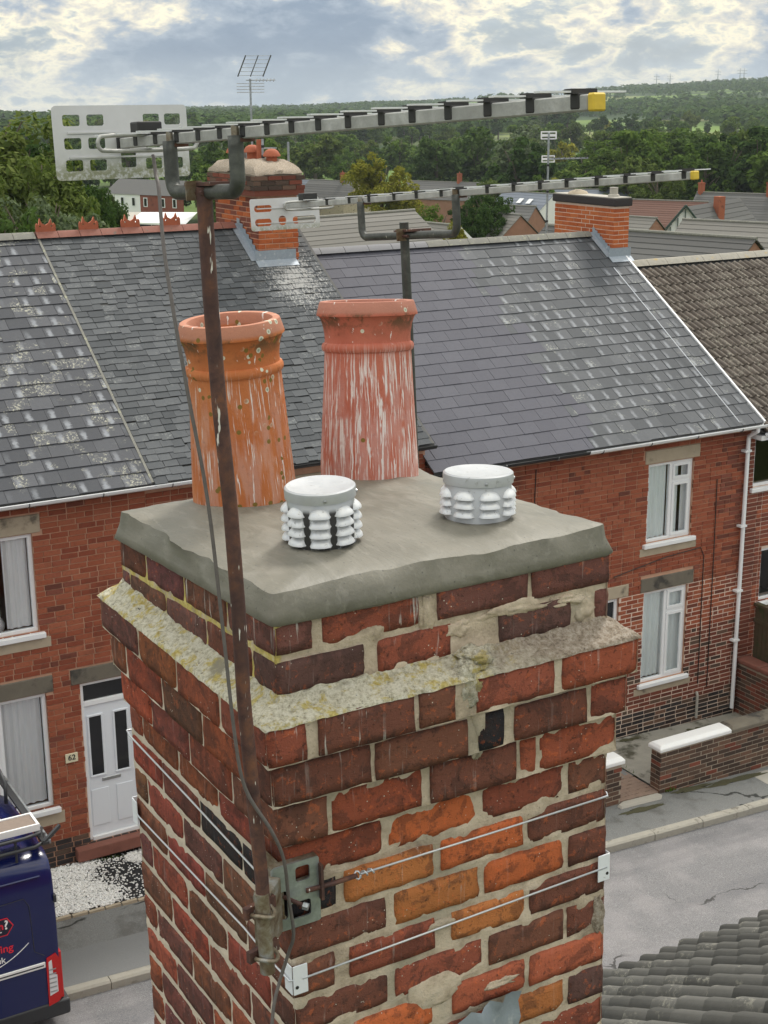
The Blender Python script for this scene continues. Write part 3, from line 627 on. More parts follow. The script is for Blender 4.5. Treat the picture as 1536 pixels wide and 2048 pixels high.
def house(label, x0, x1, ze, zr, ops, lintels, matf, mortar='mortar_red', seed=1, limit=300):
    h = thing('terraced_house', label, 'house', ((x0+x1)/2, YF, gz((x0+x1)/2))); off = Matrix.Translation(-Vector(h.location))
    h.matrix_world = Matrix.Identity(4); h.location = (0, 0, 0)
    zb = min(gz(x0), gz(x1)) - .35; zt = ze+.02
    wl = pierced_wall(x0, x1, zb, zt, ops, YF+.004, YF+.30)
    wl.box(x0, x1, 25.3, 25.6, zb, zt); 
    for xx in (x0, x1-.02):   # party walls with gable tops
        wl.add([(xx, YF+.30, zb), (xx, 25.3, zb), (xx, 25.3, zt), (xx, R_Y, zr-.06), (xx, YF+.30, zt), (xx+.02, YF+.30, zb), (xx+.02, 25.3, zb), (xx+.02, 25.3, zt), (xx+.02, R_Y, zr-.06), (xx+.02, YF+.30, zt)],
               [(0, 4, 3, 2, 1), (5, 6, 7, 8, 9), (4, 9, 8, 3), (3, 8, 7, 2)])
    wall = wl.build('wall', M[mortar], h)
    bo = [(a-x0, c-x0, e-zb, g-zb) for a, c, e, g in list(ops)+[(l[0], l[1], l[2], l[3]) for l in lintels]]
    zd = ze-.10                                     # brickwork stops under the dentil course
    lay_bricks(wall, face(x0, YF-.008, zb), x1-x0, zd-zb-.05, bo, lambda a, z, r: matf(x0+a, zb+z, r), seed=seed, limit=limit, bond='mixed')
    for (a, c, e, g, mt) in lintels:
        q = MB(); q.box(a+.003, c-.003, YF-.016, YF+.12, e+.003, g-.003); bevel(q.build('lintel', M[mt], h), .008, 1)
    # dentil course and over-sailing bricks under the gutter
    q = MB(); nd = int((x1-x0)/.115)
    for i in range(nd): q.box(x0+i*.115+.02, x0+i*.115+.085, YF-.055, YF+.02, zd-.02, zd+.055)
    tag(q.build('dentil_course', M['brick_dark'], h), kind='stuff')
    q = MB(); q.box(x0, x1, YF-.03, YF+.02, zd-.06, zd-.024); q.box(x0, x1, YF-.075, YF+.02, zd+.058, zd+.115); q.box(x0, x1, YF-.03, YF-.002, zd-.02, zd+.055)
    q.build('cornice', M['brick_dark'], h)
    # roof deck
    q = MB(); q.add([(x0, E_Y-.02, ze-.045), (x1, E_Y-.02, ze-.045), (x1, R_Y, zr-.045), (x0, R_Y, zr-.045), (x0, 25.7, ze-.045), (x1, 25.7, ze-.045),
                     (x0, E_Y-.02, ze-.004), (x1, E_Y-.02, ze-.004), (x1, R_Y, zr-.004), (x0, R_Y, zr-.004), (x0, 25.7, ze-.004), (x1, 25.7, ze-.004)],
                    [(6, 7, 8, 9), (9, 8, 11, 10), (1, 0, 3, 2), (2, 3, 4, 5), (0, 1, 7, 6), (4, 10, 11, 5), (0, 6, 9, 3), (3, 9, 10, 4), (1, 2, 8, 7), (2, 5, 11, 8)])
    roof = q.build('roof', M['tile_dark'], h)
    return h, wall, roof
def gutter(h, x0, x1, z, mat, brackets=True):
    q = MB(); n = 9; prof = [(math.cos(math.pi*(1+i/n)), math.sin(math.pi*(1+i/n))) for i in range(n+1)]
    for rr, fl in ((.058, 0), (.050, 1)):
        vs = [(x, E_Y-.045+rr*c, z+rr*s) for x in (x0, x1) for c, s in prof]
        fs = [(i, i+1, n+2+i, n+1+i) if not fl else (i+1, i, n+1+i, n+2+i) for i in range(n)]
        q.add(vs, fs)
    q.box(x0, x1, E_Y-.104, E_Y-.094, z-.012, z+.006)
    g = q.build('gutter', M[mat], h, True)
    if brackets:
        k = int((x1-x0)/.95)
        for i in range(k+1):
            x = x0+.25+i*.95
            if x < x1: MB().tube([(x, E_Y-.045+.064*math.cos(math.pi*(1+j/8)), z+.064*math.sin(math.pi*(1+j/8))) for j in range(9)], .006, 5).build('gutter_bracket', M['black_gutter'] if mat == 'upvc' else M['galv'], g)
            if x < x1: MB().beam((x+.1, E_Y+.02, z-.09), (x+.1, YF-.05, z-.03), .012, .008).build('rafter_bracket', M['galv'], g)
    return g
def ridge(h, x0, x1, zr, mat, L=.45, crest=(), rr=.11, mitre=True):
    x = x0; k = 0; me = None
    while x < x1-.05:
        l = min(L, x1-x); q = MB(); prof = [(-1.15, -.62), (-.62, -.10), (-.22, .16), (.22, .16), (.62, -.10), (1.15, -.62)]
        vs = [(xx, R_Y+c*rr, zr+.05+s*rr) for xx in (x+.004, x+l-.004) for c, s in prof]; n = len(prof)
        q.add(vs, [(i, i+1, n+1+i, n+i) for i in range(n-1)]+[tuple(range(n-1, -1, -1)), tuple(range(n, 2*n))])
        o = q.build('ridge_tile', M[mat], h, False); auto_smooth(o, 30)
        if mat in ('ridge_new', 'ridge_grey') and k % 1 == 0:
            MB().lathe([(.0, 0), (.0, 0)], 3) if False else None
        if k in crest:   # pierced crest standing on the ridge tile
            w_ = l-.03
            pts = [(0, 0), (w_, 0), (w_, .10), (w_*.93, .13), (w_*.86, .10), (w_*.78, .19), (w_*.68, .13), (w_*.5, .10), (w_*.32, .13), (w_*.22, .20), (w_*.14, .10), (w_*.07, .13), (0, .10)]
            hl = [(w_*.22+.014*math.cos(a), .085+.014*math.sin(a)) for a in [i*math.pi/4 for i in range(8)]]; hl2 = [(w_*.79+.014*math.cos(a), .085+.014*math.sin(a)) for a in [i*math.pi/4 for i in range(8)]]
            outline('crest', [pts, hl, hl2], .035, M['ridge_orange'], o, frame_m((x+.015, R_Y, zr+.06), (1, 0, 0), (0, 0, 1)))
        x += l; k += 1

main = lambda x, z, r: 'brick_dark' if r.random() < .03+.22*max(0, mnoise.noise(Vector((x*1.3, z*1.9, 4)))) else 'brick_house'
# house with the white door, left
LW, LL = (3.35, 4.845, 3.434, 4.749), (3.1, 4.87, .95, 2.575); DR = (5.325, 6.20, .28, 2.60)
def m1(x, z, r):
    if z < .42: return 'brick_blue' if r.random() < .75 else 'brick_brindle'
    if z < 1.1 and r.random() < .3: return 'brick_dark'
    return main(x, z, r)
h1, w1, r1 = house('red brick terraced house with white front door and lichened slates, at the left edge', -1.2, 6.375, 5.26, 8.07, [LW, LL, DR],
                   [(3.2, 4.955, 4.755, 5.0, 'stone'), (2.95, 4.97, 2.58, 2.815, 'stone_dark'), (5.205, 6.33, 2.605, 2.822, 'stone_dark')], m1, seed=3)
window(h1, *LW, 'two', curtains=[(4.47, 4.79, 3.50, 4.69, 'curtain')])
vs_ = thing('flower_vase', 'white vase holding a big white bloom in the upper left window', 'vase', (4.40, YF+.26, 3.44))
q = MB(); q.lathe([(.001, 0), (.05, .0), (.075, .05), (.078, .10), (.05, .16), (.03, .18), (.03, .40), (.036, .41)], 18); auto_smooth(q.build('vase_body', M['upvc'], vs_), 40)
MB().tube([(0, 0, .38), (-.02, 0, .5), (-.09, -.01, .60)], .006, 6).build('stem', M['bark'], vs_)
q = MB(); rv = random.Random(4)
for k in range(46):
    d_ = Vector((rv.gauss(0, 1), rv.gauss(0, 1), rv.gauss(0, 1))).normalized(); a_ = d_.orthogonal().normalized(); b_ = d_.cross(a_); c_ = Vector((-.11, -.01, .63))+d_*.065; q.add([c_-a_*.03, c_+b_*.022+d_*.012, c_+a_*.03, c_-b_*.022], [(0, 1, 2, 3)])
q.build('bloom', M['white_paint'], vs_)
window(h1, *LL, 'threepart', curtains=[(4.29, 4.81, 1.02, 2.52, 'curtain'), (3.3, 4.2, 1.02, 2.4, 'net_curtain')])
for a, c, e, g in ((3.25, 4.96, 3.21, 3.355), (3.0, 4.97, .69, .872)):
    q = MB(); q.box(a, c+.03, YF-.012, YF+.05, e, g); bevel(q.build('stone_sill', M['stone'], h1), .006, 1)
q = MB(); a, c, e, g = DR; yb = YF+.08
q.box(a, a+.05, yb-.04, yb+.03, e+.02, g); q.box(c-.05, c, yb-.04, yb+.03, e+.02, g); q.box(a+.05, c-.05, yb-.039, yb+.029, g-.05, g); q.box(a+.05, c-.05, yb-.039, yb+.029, 2.25, 2.32)
q.box(a+.05, c-.05, yb-.05, yb+.03, e, e+.06)
dframe = bevel(q.build('door_frame', M['upvc'], h1), .006, 1)
MB().quad((a+.05, yb, 2.32), (c-.05, yb, 2.32), (c-.05, yb, g-.05), (a+.05, yb, g-.05)).build('transom_pane', M['dark_glass'], dframe)
q = MB(); q.box(a+.055, c-.055, yb-.012, yb+.03, e+.065, 2.245); door = q.build('door', M['door_white'], h1)
for (ga, gc) in ((5.435, 5.60), (5.79, 5.955)):
    q = MB(); y = yb-.030
    q.box(ga-.03, gc+.03, y, yb-.0125, 1.20, 1.232); q.box(ga-.03, gc+.03, y, yb-.0125, 2.08, 2.11); q.box(ga-.03, ga, y+.001, yb-.0125, 1.232, 2.08); q.box(gc, gc+.03, y+.001, yb-.0125, 1.232, 2.08)
    bevel(q.build('glazing_bead', M['door_white'], door), .006, 1)
    MB().quad((ga, yb-.016, 1.232), (gc, yb-.016, 1.232), (gc, yb-.016, 2.08), (ga, yb-.016, 2.08)).build('door_pane', M['dark_glass'], door)
    q = MB(); q.box(ga-.035, gc+.045, yb-.022, yb-.0125, .48, 1.02); bevel(q.build('door_panel', M['door_white'], door), .012, 2)
q = MB(); q.box(5.565, 5.83, yb-.026, yb-.0125, 1.115, 1.165); bevel(q.build('letterbox', M['steel'], door), .005, 1)
q = MB(); q.box(5.10, 6.30, YF-.14, YF+.10, .10, .275); bevel(q.build('doorstep', M['ridge_red'], h1), .015, 2)
q = MB(); q.box(5.055, 5.225, YF-.03, YF-.012, 1.535, 1.665); pl = bevel(q.build('number_plaque', M['stone'], h1), .004, 1); pl.data.materials[0] = simple('plaque_cream', (.70, .64, .46), .6, var=.05)
lettering('house_number', '62', .105, M['black_plastic'], pl, frame_m((5.14, YF-.0315, 1.572), (1, 0, 0), (0, 0, 1)), .001, 'CENTER', .002)
lay_slates(r1, -1.2, 6.36, (E_Y-.06, 5.25), (R_Y, 8.06), 'slate_lichen', .30, .225, seed=11, jit=.004, irregular=.0, slip=.03, skew=.006)
gutter(h1, -1.2, 6.38, 5.235, 'upvc'); ridge(h1, -1.2, 6.33, 8.06, 'ridge_grey', .45)
q = MB(); q.beam((6.375, E_Y-.05, 5.268), (6.375, R_Y, 8.08), .035, .02); q.build('verge_fillet', M['ridge_grey'], h1)
# middle house with small slates and red ridge
h2, w2, r2 = house('terraced house with small grey slates and red crested ridge', 6.375, 10.65, 5.26, 8.07, [(8.25, 9.25, 3.4, 4.75), (8.25, 9.25, .85, 2.5)], [(8.1, 9.4, 4.755, 5.005, 'stone'), (8.1, 9.4, 2.505, 2.74, 'stone_dark')], main, seed=4, limit=220)
window(h2, 8.25, 9.25, 3.4, 4.75, 'side', curtains=[(8.3, 9.2, 3.46, 4.7, 'net_curtain')]); window(h2, 8.25, 9.25, .85, 2.5, 'side', curtains=[(8.3, 9.2, .9, 2.45, 'net_curtain')])
lay_slates(r2, 6.40, 10.6, (E_Y-.06, 5.25), (R_Y, 8.06), 'slate_small', .185, .126, th=.010, seed=12, jit=.009, irregular=.28, slip=.05, skew=.014, limit=300)
gutter(h2, 6.38, 8.0, 5.235, 'upvc'); gutter(h2, 8.0, 10.65, 5.235, 'black_gutter', False); ridge(h2, 6.35, 9.55, 8.06, 'ridge_red', .33, crest=(0, 2, 4, 6))
# house with new slates
h3, w3, r3 = house('terraced house with plain new blue-grey slates behind the red chimney pot', 10.65, 13.55, 4.83, 7.575, [(11.0, 11.95, .6, 2.1)], [(10.88, 12.07, 2.105, 2.335, 'stone')], main, seed=5, limit=260)
window(h3, 11.0, 11.95, .6, 2.1, 'side', curtains=[(11.05, 11.9, .66, 2.04, 'net_curtain')])
lay_slates(r3, 10.62, 13.5, (E_Y-.06, 4.82), (R_Y, 7.565), 'slate_new', .31, .245, th=.008, seed=13, jit=.001, limit=300)
gutter(h3, 10.65, 13.4, 4.79, 'black_gutter'); ridge(h3, 10.6, 13.1, 7.565, 'ridge_new', .45)
# house with worn slates, white windows and drainpipe
W4U, W4L, W4D = (14.845, 15.795, 3.005, 4.325), (14.855, 15.795, .555, 2.16), (13.62, 14.34, .0, 2.165)
def m4(x, z, r):
    if z < .06: return 'brick_blue' if r.random() < .7 else 'brick_brindle'
    if z < 1.32: return 'brick_dark' if r.random() < .75 else 'brick_brindle'
    if x > 16.35 and r.random() < .45: return 'brick_dark'
    return main(x, z, r)
h4, w4, r4 = house('red brick terraced house with worn slates and white drainpipe at its corner', 13.55, 17.0, 4.83, 7.575, [W4U, W4L, W4D],
                   [(14.76, 15.905, 4.335, 4.557, 'stone'), (14.775, 15.905, 2.168, 2.405, 'stone_dark'), (13.5, 14.53, 2.17, 2.382, 'stone')], m4, seed=6)
q = pierced_wall(13.56, 17.0, -.45, 1.30, [(a-.002, c+.002, e-.08, g) for a, c, e, g in (W4L, W4D)], YF-.0045, YF+.0035); q.build('pale_pointing', M['mortar_pale'], h4)
window(h4, *W4U, 'side', curtains=[(14.9, 15.32, 3.06, 4.27, 'net_curtain'), (15.38, 15.56, 3.06, 4.27, 'net_curtain'), (15.62, 15.74, 3.06, 4.27, 'curtain')])
window(h4, *W4L, 'side', curtains=[(14.9, 15.74, .62, 2.1, 'net_curtain')])
for a, c, e, g in ((14.72, 15.92, 2.79, 2.925), (14.72, 15.95, .35, .475)):
    q = MB(); q.box(a, c, YF-.012, YF+.05, e, g); bevel(q.build('stone_sill', M['stone'], h4), .006, 1)
q = MB(); a, c, e, g = W4D; q.box(a, a+.06, yb-.04, yb+.03, e, g); q.box(c-.06, c, yb-.04, yb+.03, e, g); q.box(a+.06, c-.06, yb-.039, yb+.029, g-.06, g); f4 = bevel(q.build('door_frame', M['upvc'], h4), .006, 1)
q = MB(); q.box(a+.06, c-.06, yb-.01, yb+.03, e, g-.06); q.build('door', M['dark_glass'], h4)
lay_slates(r4, 13.5, 16.98, (E_Y-.06, 4.82), (R_Y, 7.565), 'slate_worn', .275, .245, th=.010, seed=14, jit=.004, irregular=.0, slip=.03, skew=.006,
           matf=lambda x, v, r: 'slate_new' if x < 13.75 and r.random() < .5 else 'slate_worn')
gutter(h4, 13.4, 17.05, 4.79, 'upvc'); ridge(h4, 13.1, 16.6, 7.565, 'ridge_grey', .42)
dp = MB(); dp.tube([(16.88, E_Y-.045, 4.76), (16.88, E_Y-.045, 4.69), (16.885, E_Y+.06, 4.63), (16.89, YF-.075, 4.56), (16.89, YF-.075, 4.48), (16.89, YF-.075, 2.2), (16.89, YF-.075, -.30)], .036, 12)
dpo = auto_smooth(dp.build('drainpipe', M['upvc'], h4), 40)
for z in (4.3, 3.0, 1.85, .95): MB().box(16.80, 16.94, YF-.118, YF-.01, z, z+.035).build('pipe_clip', M['upvc'], dpo)
q = MB(); q.beam((17.0, E_Y-.06, 4.835), (17.0, R_Y-.4, 7.32), .035, .05); q.build('verge_strip', M['upvc'], h4)
MB().tube([(16.1, YF-.05, -.32), (16.1, YF-.05, .10), (16.1, YF-.02, .16)], .025, 8).build('waste_pipe', M['concrete_pale'], h4)
for pts in ([(12.62, 4.55), (12.6, 3.9), (12.62, 2.0)], [(16.3, 3.9), (16.32, 2.6), (16.33, .2)], [(14.2, 2.55), (15.3, 2.72), (16.02, 2.76), (16.1, 2.6), (16.12, .3)]):
    MB().tube([(x, YF-.018, z) for x, z in pts], .008, 5).build('wall_cable', M['black_cable'], h4 if pts[0][0] > 13 else h3)
MB().tube([(16.45, E_Y-.1, 4.9)]+[(16.45-.0*i, E_Y-.05+i*(R_Y-E_Y-.9)/6, 4.87+.03+i*(7.575-4.83)*.79/6) for i in range(7)], .007, 5).build('roof_wire', M['wire_steel'], h4)
# brown-tiled house on the right
h5 = thing('brown_tiled_house', 'house with brown ribbed concrete tiles at the right edge', 'house')
W5 = [(17.12, 18.9, 3.63, 4.50), (17.42, 18.7, 1.55, 2.50)]
wall5 = pierced_wall(17.02, 24, -1.2, 4.62, W5, YF+.004, YF+.3); wall5.box(17.02, 24, 25.3, 25.6, -1.2, 4.62); wall5.box(23.9, 24, YF+.3, 25.3, -1.2, 4.6); wall5.box(17.02, 17.06, YF+.3, 25.3, -1.2, 4.6)
w5 = wall5.build('wall', M['mortar_pale'], h5)
lay_bricks(w5, face(17.02, YF-.006, -1.2), 6.9, 5.7, [(a-17.02, c-17.02, e+1.2, g+1.2) for a, c, e, g in W5], lambda x, z, r: 'brick_dark' if r.random() < .5 or x < .12 else 'brick_house', seed=7, bond='flem', limit=220)
window(h5, *W5[0], 'two'); window(h5, *W5[1], 'side')
q = MB(); q.add([(17.03, E_Y, 4.64), (24, E_Y, 4.64), (24, R_Y, 6.94), (17.03, R_Y, 6.94), (24, 25.7, 4.64), (17.03, 25.7, 4.64)], [(0, 1, 2, 3), (3, 2, 4, 5), (0, 3, 5), (1, 4, 2), (0, 5, 4, 1)])
r5 = q.build('roof', M['tile_dark'], h5); gutter(h5, 17.1, 24, 4.62, 'upvc', False)
q = MB(); q.box(17.02, 24, E_Y-.0, YF+.004, 4.5, 4.58); q.build('fascia', M['upvc'], h5)
def rolled_tiles(parent, x0, x1, e, rg, mat, W, gauge, roll, limit, stagger=False, seed=5, name='roof_tile', thick=.02):
    r = random.Random(seed); dy = rg[0]-e[0]; dz = rg[1]-e[1]; Ls = math.hypot(dy, dz); ang = math.atan2(dz, dy)
    base = Matrix.Translation((x0, e[0], e[1])) @ Matrix.Rotation(ang, 4, 'X')
    prof = [(0, 0), (.38*W, 0), (.45*W, roll*.45), (.55*W, roll*.9), (.68*W, roll), (.82*W, roll*.9), (.92*W, roll*.45), (W, .0)]
    l = gauge*1.06; n = len(prof); vs = []
    for y, lift, bv in ((0, thick, -.012), (.012, thick+.004, 0), (l, .002, 0)): vs += [(x, y, z+lift+bv) for x, z in prof]
    vs += [(x, .003, -.004) for x, z in prof]
    fs = [(j*n+i, j*n+i+1, (j+1)*n+i+1, (j+1)*n+i) for j in range(2) for i in range(n-1)] + [(3*n+i, 3*n+i+1, i+1, i) for i in range(n-1)]
    fs += [(0, n, 2*n, 3*n), (n-1, 4*n-1, 3*n-1, 2*n-1)]
    mb = MB(); mb.add(vs, fs); me = mb.mesh(name, True); me.set_sharp_from_angle(angle=R(50)); me.materials.append(M[mat])
    items = []
    for j in range(int(Ls/gauge)):
        x = (W/2 if (stagger and j % 2) else 0)
        while x < x1-x0-W*.5:
            items.append((visible_rank(base @ Vector((x, j*gauge, 0))), len(items), x, j*gauge)); x += W
    items.sort(); rest = MB()
    for q, (rk, i, x, y) in enumerate(items):
        mm = base @ Matrix.Translation((x+r.uniform(-.004, .004), y+r.uniform(-.008, .008), r.uniform(0, .006))) @ Matrix.Rotation(r.uniform(-.012, .012), 4, 'Z')
        if q < limit:
            o = bpy.data.objects.new(name, me); col.objects.link(o); o.parent = parent; o.matrix_local = mm
        else: rest.add([mm @ Vector(v) for v in vs], fs)
    if rest.v: tag(rest.build('tiling', M[mat], parent, True), kind='stuff'); 
rolled_tiles(r5, 17.06, 24, (E_Y-.06, 4.66), (R_Y, 6.96), 'tile_brown', .15, .275, .04, 300, thick=.034)
ridge(h5, 17.05, 23.9, 6.97, 'ridge_mossy', .45, rr=.13)
# chimney with the mushroom cowls (left) and plain one (right)
def chimney(h, x0, x1, y0, y1, z0, z1, matf, name='chimney', bands=(), mortar='mortar_red', limit=300, seed=2):
    q = MB(); e = .006; q.box(x0+e, x1-e, y0+e, y1-e, z0, z1); c = q.build(name, M[mortar], h)
    lay_bricks(c, face(x0, y0, z0), x1-x0, z1-z0, [], lambda a, z, r: matf(0, z, r), D=.02, limit=limit//2, seed=seed, gauge=.078)
    lay_bricks(c, face(x0, y1, z0, R(-90)), y1-y0, z1-z0, [], lambda a, z, r: matf(1, z, r), D=.02, limit=limit//2, seed=seed+1, gauge=.078)
    return c
ca = chimney(h2, 9.62, 10.30, 20.62, 22.25, 6.9, 8.56, lambda f, z, r: 'brick_dark' if r.random() < (.42 if f else .12) else 'brick_orange', seed=21)
q = MB(); q.box(9.54, 10.38, 20.54, 22.33, 8.56, 8.66); q.build('corbel', M['brick_dark'], ca)
lay_bricks(ca, face(9.53, 20.53, 8.645), .86, .24, [], lambda a, z, r: 'brick_brindle' if r.random() < .6 else 'brick_dark', D=.05, seed=31, limit=40); lay_bricks(ca, face(9.53, 22.34, 8.645, R(-90)), 1.81, .24, [], lambda a, z, r: 'brick_brindle' if r.random() < .6 else 'brick_dark', D=.05, seed=32, limit=40)
q = MB(); q.box(9.56, 10.36, 20.57, 22.3, 8.655, 8.885); q.build('head_core', M['mortar_grey'], ca)
q = MB(); nn = 48; prev = None      # cracked domed capping
for k, (s, z) in enumerate(((1.02, 8.885), (1.0, 8.92), (.92, 8.97), (.80, 9.03), (.6, 9.08), (.3, 9.10), (.02, 9.105))):
    ring = []
    for i in range(nn):
        a = 2*math.pi*i/nn; cx, sy = math.cos(a), math.sin(a); f = 1/max(abs(cx), abs(sy))*.93+.07
        p = Vector((9.96+.42*s*cx*f, 21.435+.89*s*sy*f, z)); p.z += .045*fbm(p, 5); p.x += .03*fbm(p, 6); p.y += .03*fbm(p+Vector((3, 0, 0)), 6); ring.append(len(q.v)); q.v.append(tuple(p))
    if prev: q.f += [(prev[i], prev[(i+1) % nn], ring[(i+1) % nn], ring[i]) for i in range(nn)]
    prev = ring
tag(auto_smooth(q.build('capping', M['lichen_ledge'], ca), 40))
for (x, y, zz) in ((9.86, 21.95, 9.13), (10.05, 20.98, 9.10), (9.96, 21.5, 9.15)):
    q = MB(); q.lathe([(.001, .15), (.05, .145), (.10, .115), (.135, .06), (.14, .035), (.12, .03), (.085, .028), (.085, -.08)], 20, (x, y, zz)); auto_smooth(q.build('mushroom_cowl', M['ridge_orange'], ca), 40)
q = MB(); q.lathe([(.07, -.1), (.07, .10), (.075, .10), (.001, .11)], 16, (9.92, 21.75, 9.10)); auto_smooth(q.build('metal_cowl', M['galv'], ca), 40)
q = MB(); q.lathe([(.05, -.1), (.05, .28), (.001, .28)], 14, (10.0, 21.3, 9.1)); auto_smooth(q.build('clay_flue', M['ridge_orange'], ca), 40)
MB().box(10.0, 10.24, 21.18, 21.22, 9.24, 9.26).box(10.2, 10.22, 21.19, 21.21, 9.08, 9.24).build('cowl_frame', M['galv'], ca)
cb = chimney(h4, 16.70, 17.04, 20.80, 22.58, 6.9, 8.10, lambda f, z, r: 'brick_orange', seed=41, mortar='mortar_pale')
q = MB(); q.box(16.66, 17.08, 20.76, 22.62, 8.10, 8.24); bevel(q.build('chimney_cap', M['brick_blue'], cb), .02, 2)
q = MB(); q.box(16.68, 17.06, 20.78, 22.6, 8.24, 8.255); q.build('cap_mortar', M['concrete_pale'], cb)
q = MB(); q.lathe([(.11, 0), (.10, .04), (.075, .05), (.075, .15), (.08, .17), (.001, .17)], 16, (16.87, 21.05, 8.25)); auto_smooth(q.build('flue_terminal', M['concrete_pale'], cb), 40)
q = MB(); q.lathe([(.20, 0), (.16, .05), (.06, .08), (.001, .08)], 16, (16.87, 22.1, 8.25)); auto_smooth(q.build('capped_flue', M['stone'], cb), 40)
def stepped_flashing(h, x, y0, z0, y1, z1, n, sx=-1):
    q = MB()
    for i in range(n):
        a = i/n; c = (i+1)/n; ya = y0+(y1-y0)*a; yc = y0+(y1-y0)*c; za = z0+(z1-z0)*a; zc = z0+(z1-z0)*c
        q.add([(x, ya, za-.02), (x, yc, zc-.02), (x, yc, zc+.10), (x, ya, zc+.09)], [(0, 3, 2, 1)] if sx < 0 else [(0, 1, 2, 3)])
    q.add([(x, y0, z0+.012), (x, y1, z1+.012), (x+.12*sx, y1, z1+.012), (x+.12*sx, y0, z0+.012)], [(0, 1, 2, 3)]); q.build('lead_flashing', M['lead'], h)
sl2 = (8.07-5.26)/(R_Y-E_Y); sl4 = (7.575-4.83)/(R_Y-E_Y)
stepped_flashing(h2, 9.606, 20.62, 5.26+sl2*(20.62-E_Y)+.02, R_Y, 8.09, 7); stepped_flashing(h4, 16.685, 20.80, 4.83+sl4*(20.8-E_Y)+.02, R_Y, 7.6, 8)
q = MB()
for (xa, xb, ye, ze_, sl, yy) in ((9.55, 10.25, E_Y, 5.26, sl2, 20.62), (16.6, 17.1, E_Y, 4.83, sl4, 20.8)):
    za = ze_+sl*(yy-ye)+.03; zb_ = ze_+sl*(yy-.13-ye)+.028
    MB().quad((xa, yy-.13, zb_), (xb, yy-.13, zb_), (xb, yy-.008, za), (xa, yy-.008, za)).quad((xa, yy-.008, za), (xb, yy-.008, za), (xb, yy-.008, za+.15), (xa, yy-.008, za+.15)).build('lead_apron', M['lead'], h2 if xa < 12 else h4)
# ------------------------------------------------------------------ the near chimney stack
CHM = Matrix.Translation((1.1353, 2.3923, 8.5412)) @ Matrix(((1, 0, -.01412, 0), (0, 1, .01115, 0), (.01412, -.01115, 1, 0), (0, 0, 0, 1)))
A_, B_, GA = .82, .905, .0922
EXT = {1: (-.006, .812, -.006, .865), 2: (-.006, .812, -.006, .865), 3: (-.062, .848, -.070, .885), 4: (-.047, .834, -.050, .872), 5: (-.025, .827, -.025, .875)}
stack = thing('chimney_stack', 'weathered red brick chimney stack with corbelled head and fresh cement top', 'chimney', mw=CHM)
def sag(v): return -.045*max(0, min(1, v/.9))                  # the head courses dip towards the street
def rough_brick(u0, u1, v0, v1, w0, w1, colr, drip=0.0, seed=0, wear=1.0, neck=False):
    """one worn brick: rounded, chipped box"""
    dx, dy, dz = u1-u0, v1-v0, w1-w0
    nx = max(2, int(dx/.022)); ny = max(2, int(dy/.026)); nz = 4
    idx = {}; vs = []; fs = []
    def vid(i, j, k):
        if (i, j, k) not in idx:
            p = Vector((i/nx*dx, j/ny*dy, k/nz*dz)); h = Vector((dx/2, dy/2, dz/2)); q = p-h
            rad = .0050*wear; n3 = fbm(Vector((u0+p.x, v0+p.y, w0+p.z))+Vector((seed*3.1, 0, 0)), 34)
            rad = max(.002, rad*(1+1.2*n3))
            inner = Vector((max(-h.x+rad, min(h.x-rad, q.x)), max(-h.y+rad, min(h.y-rad, q.y)), max(-h.z+rad, min(h.z-rad, q.z))))
            d = q-inner
            if d.length > 1e-9: q = inner + d.normalized()*min(rad, d.length)
            n4 = fbm(Vector((u0+p.x, v0+p.y, w0+p.z))+Vector((0, seed*1.7, 4)), 22)
            s = 1 + .010*n4*wear
            q = Vector((q.x*(1+.006*n3), q.y + math.copysign(.0022*n4*wear, q.y) if abs(q.y) > h.y*.8 else q.y, q.z))
            q.x += (math.copysign(.0022*n4*wear, q.x) if abs(q.x) > h.x*.95 else 0)
            c = Vector((u0, v0, w0))+h+q
            if neck: c.z += sag(c.y)
            idx[(i, j, k)] = len(vs); vs.append(c)
        return idx[(i, j, k)]
    for i in range(nx):
        for k in range(nz): fs += [(vid(i, 0, k), vid(i+1, 0, k), vid(i+1, 0, k+1), vid(i, 0, k+1)), (vid(i+1, ny, k), vid(i, ny, k), vid(i, ny, k+1), vid(i+1, ny, k+1))]
        for j in range(ny): fs += [(vid(i, j, nz), vid(i+1, j, nz), vid(i+1, j+1, nz), vid(i, j+1, nz)), (vid(i+1, j, 0), vid(i, j, 0), vid(i, j+1, 0), vid(i+1, j+1, 0))]
    for j in range(ny):
        for k in range(nz): fs += [(vid(0, j+1, k), vid(0, j, k), vid(0, j, k+1), vid(0, j+1, k+1)), (vid(nx, j, k), vid(nx, j+1, k), vid(nx, j+1, k+1), vid(nx, j, k+1))]
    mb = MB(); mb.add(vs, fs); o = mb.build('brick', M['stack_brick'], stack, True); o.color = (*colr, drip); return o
PAL = dict(r=(.30, .090, .058), d=(.195, .078, .056), D=(.125, .066, .058), k=(.038, .035, .040), p=(.20, .086, .072), o=(.56, .150, .058), y=(.50, .185, .066), b=(.225, .095, .064), R=(.34, .094, .054), q=(.42, .118, .066), g=(.26, .20, .16))
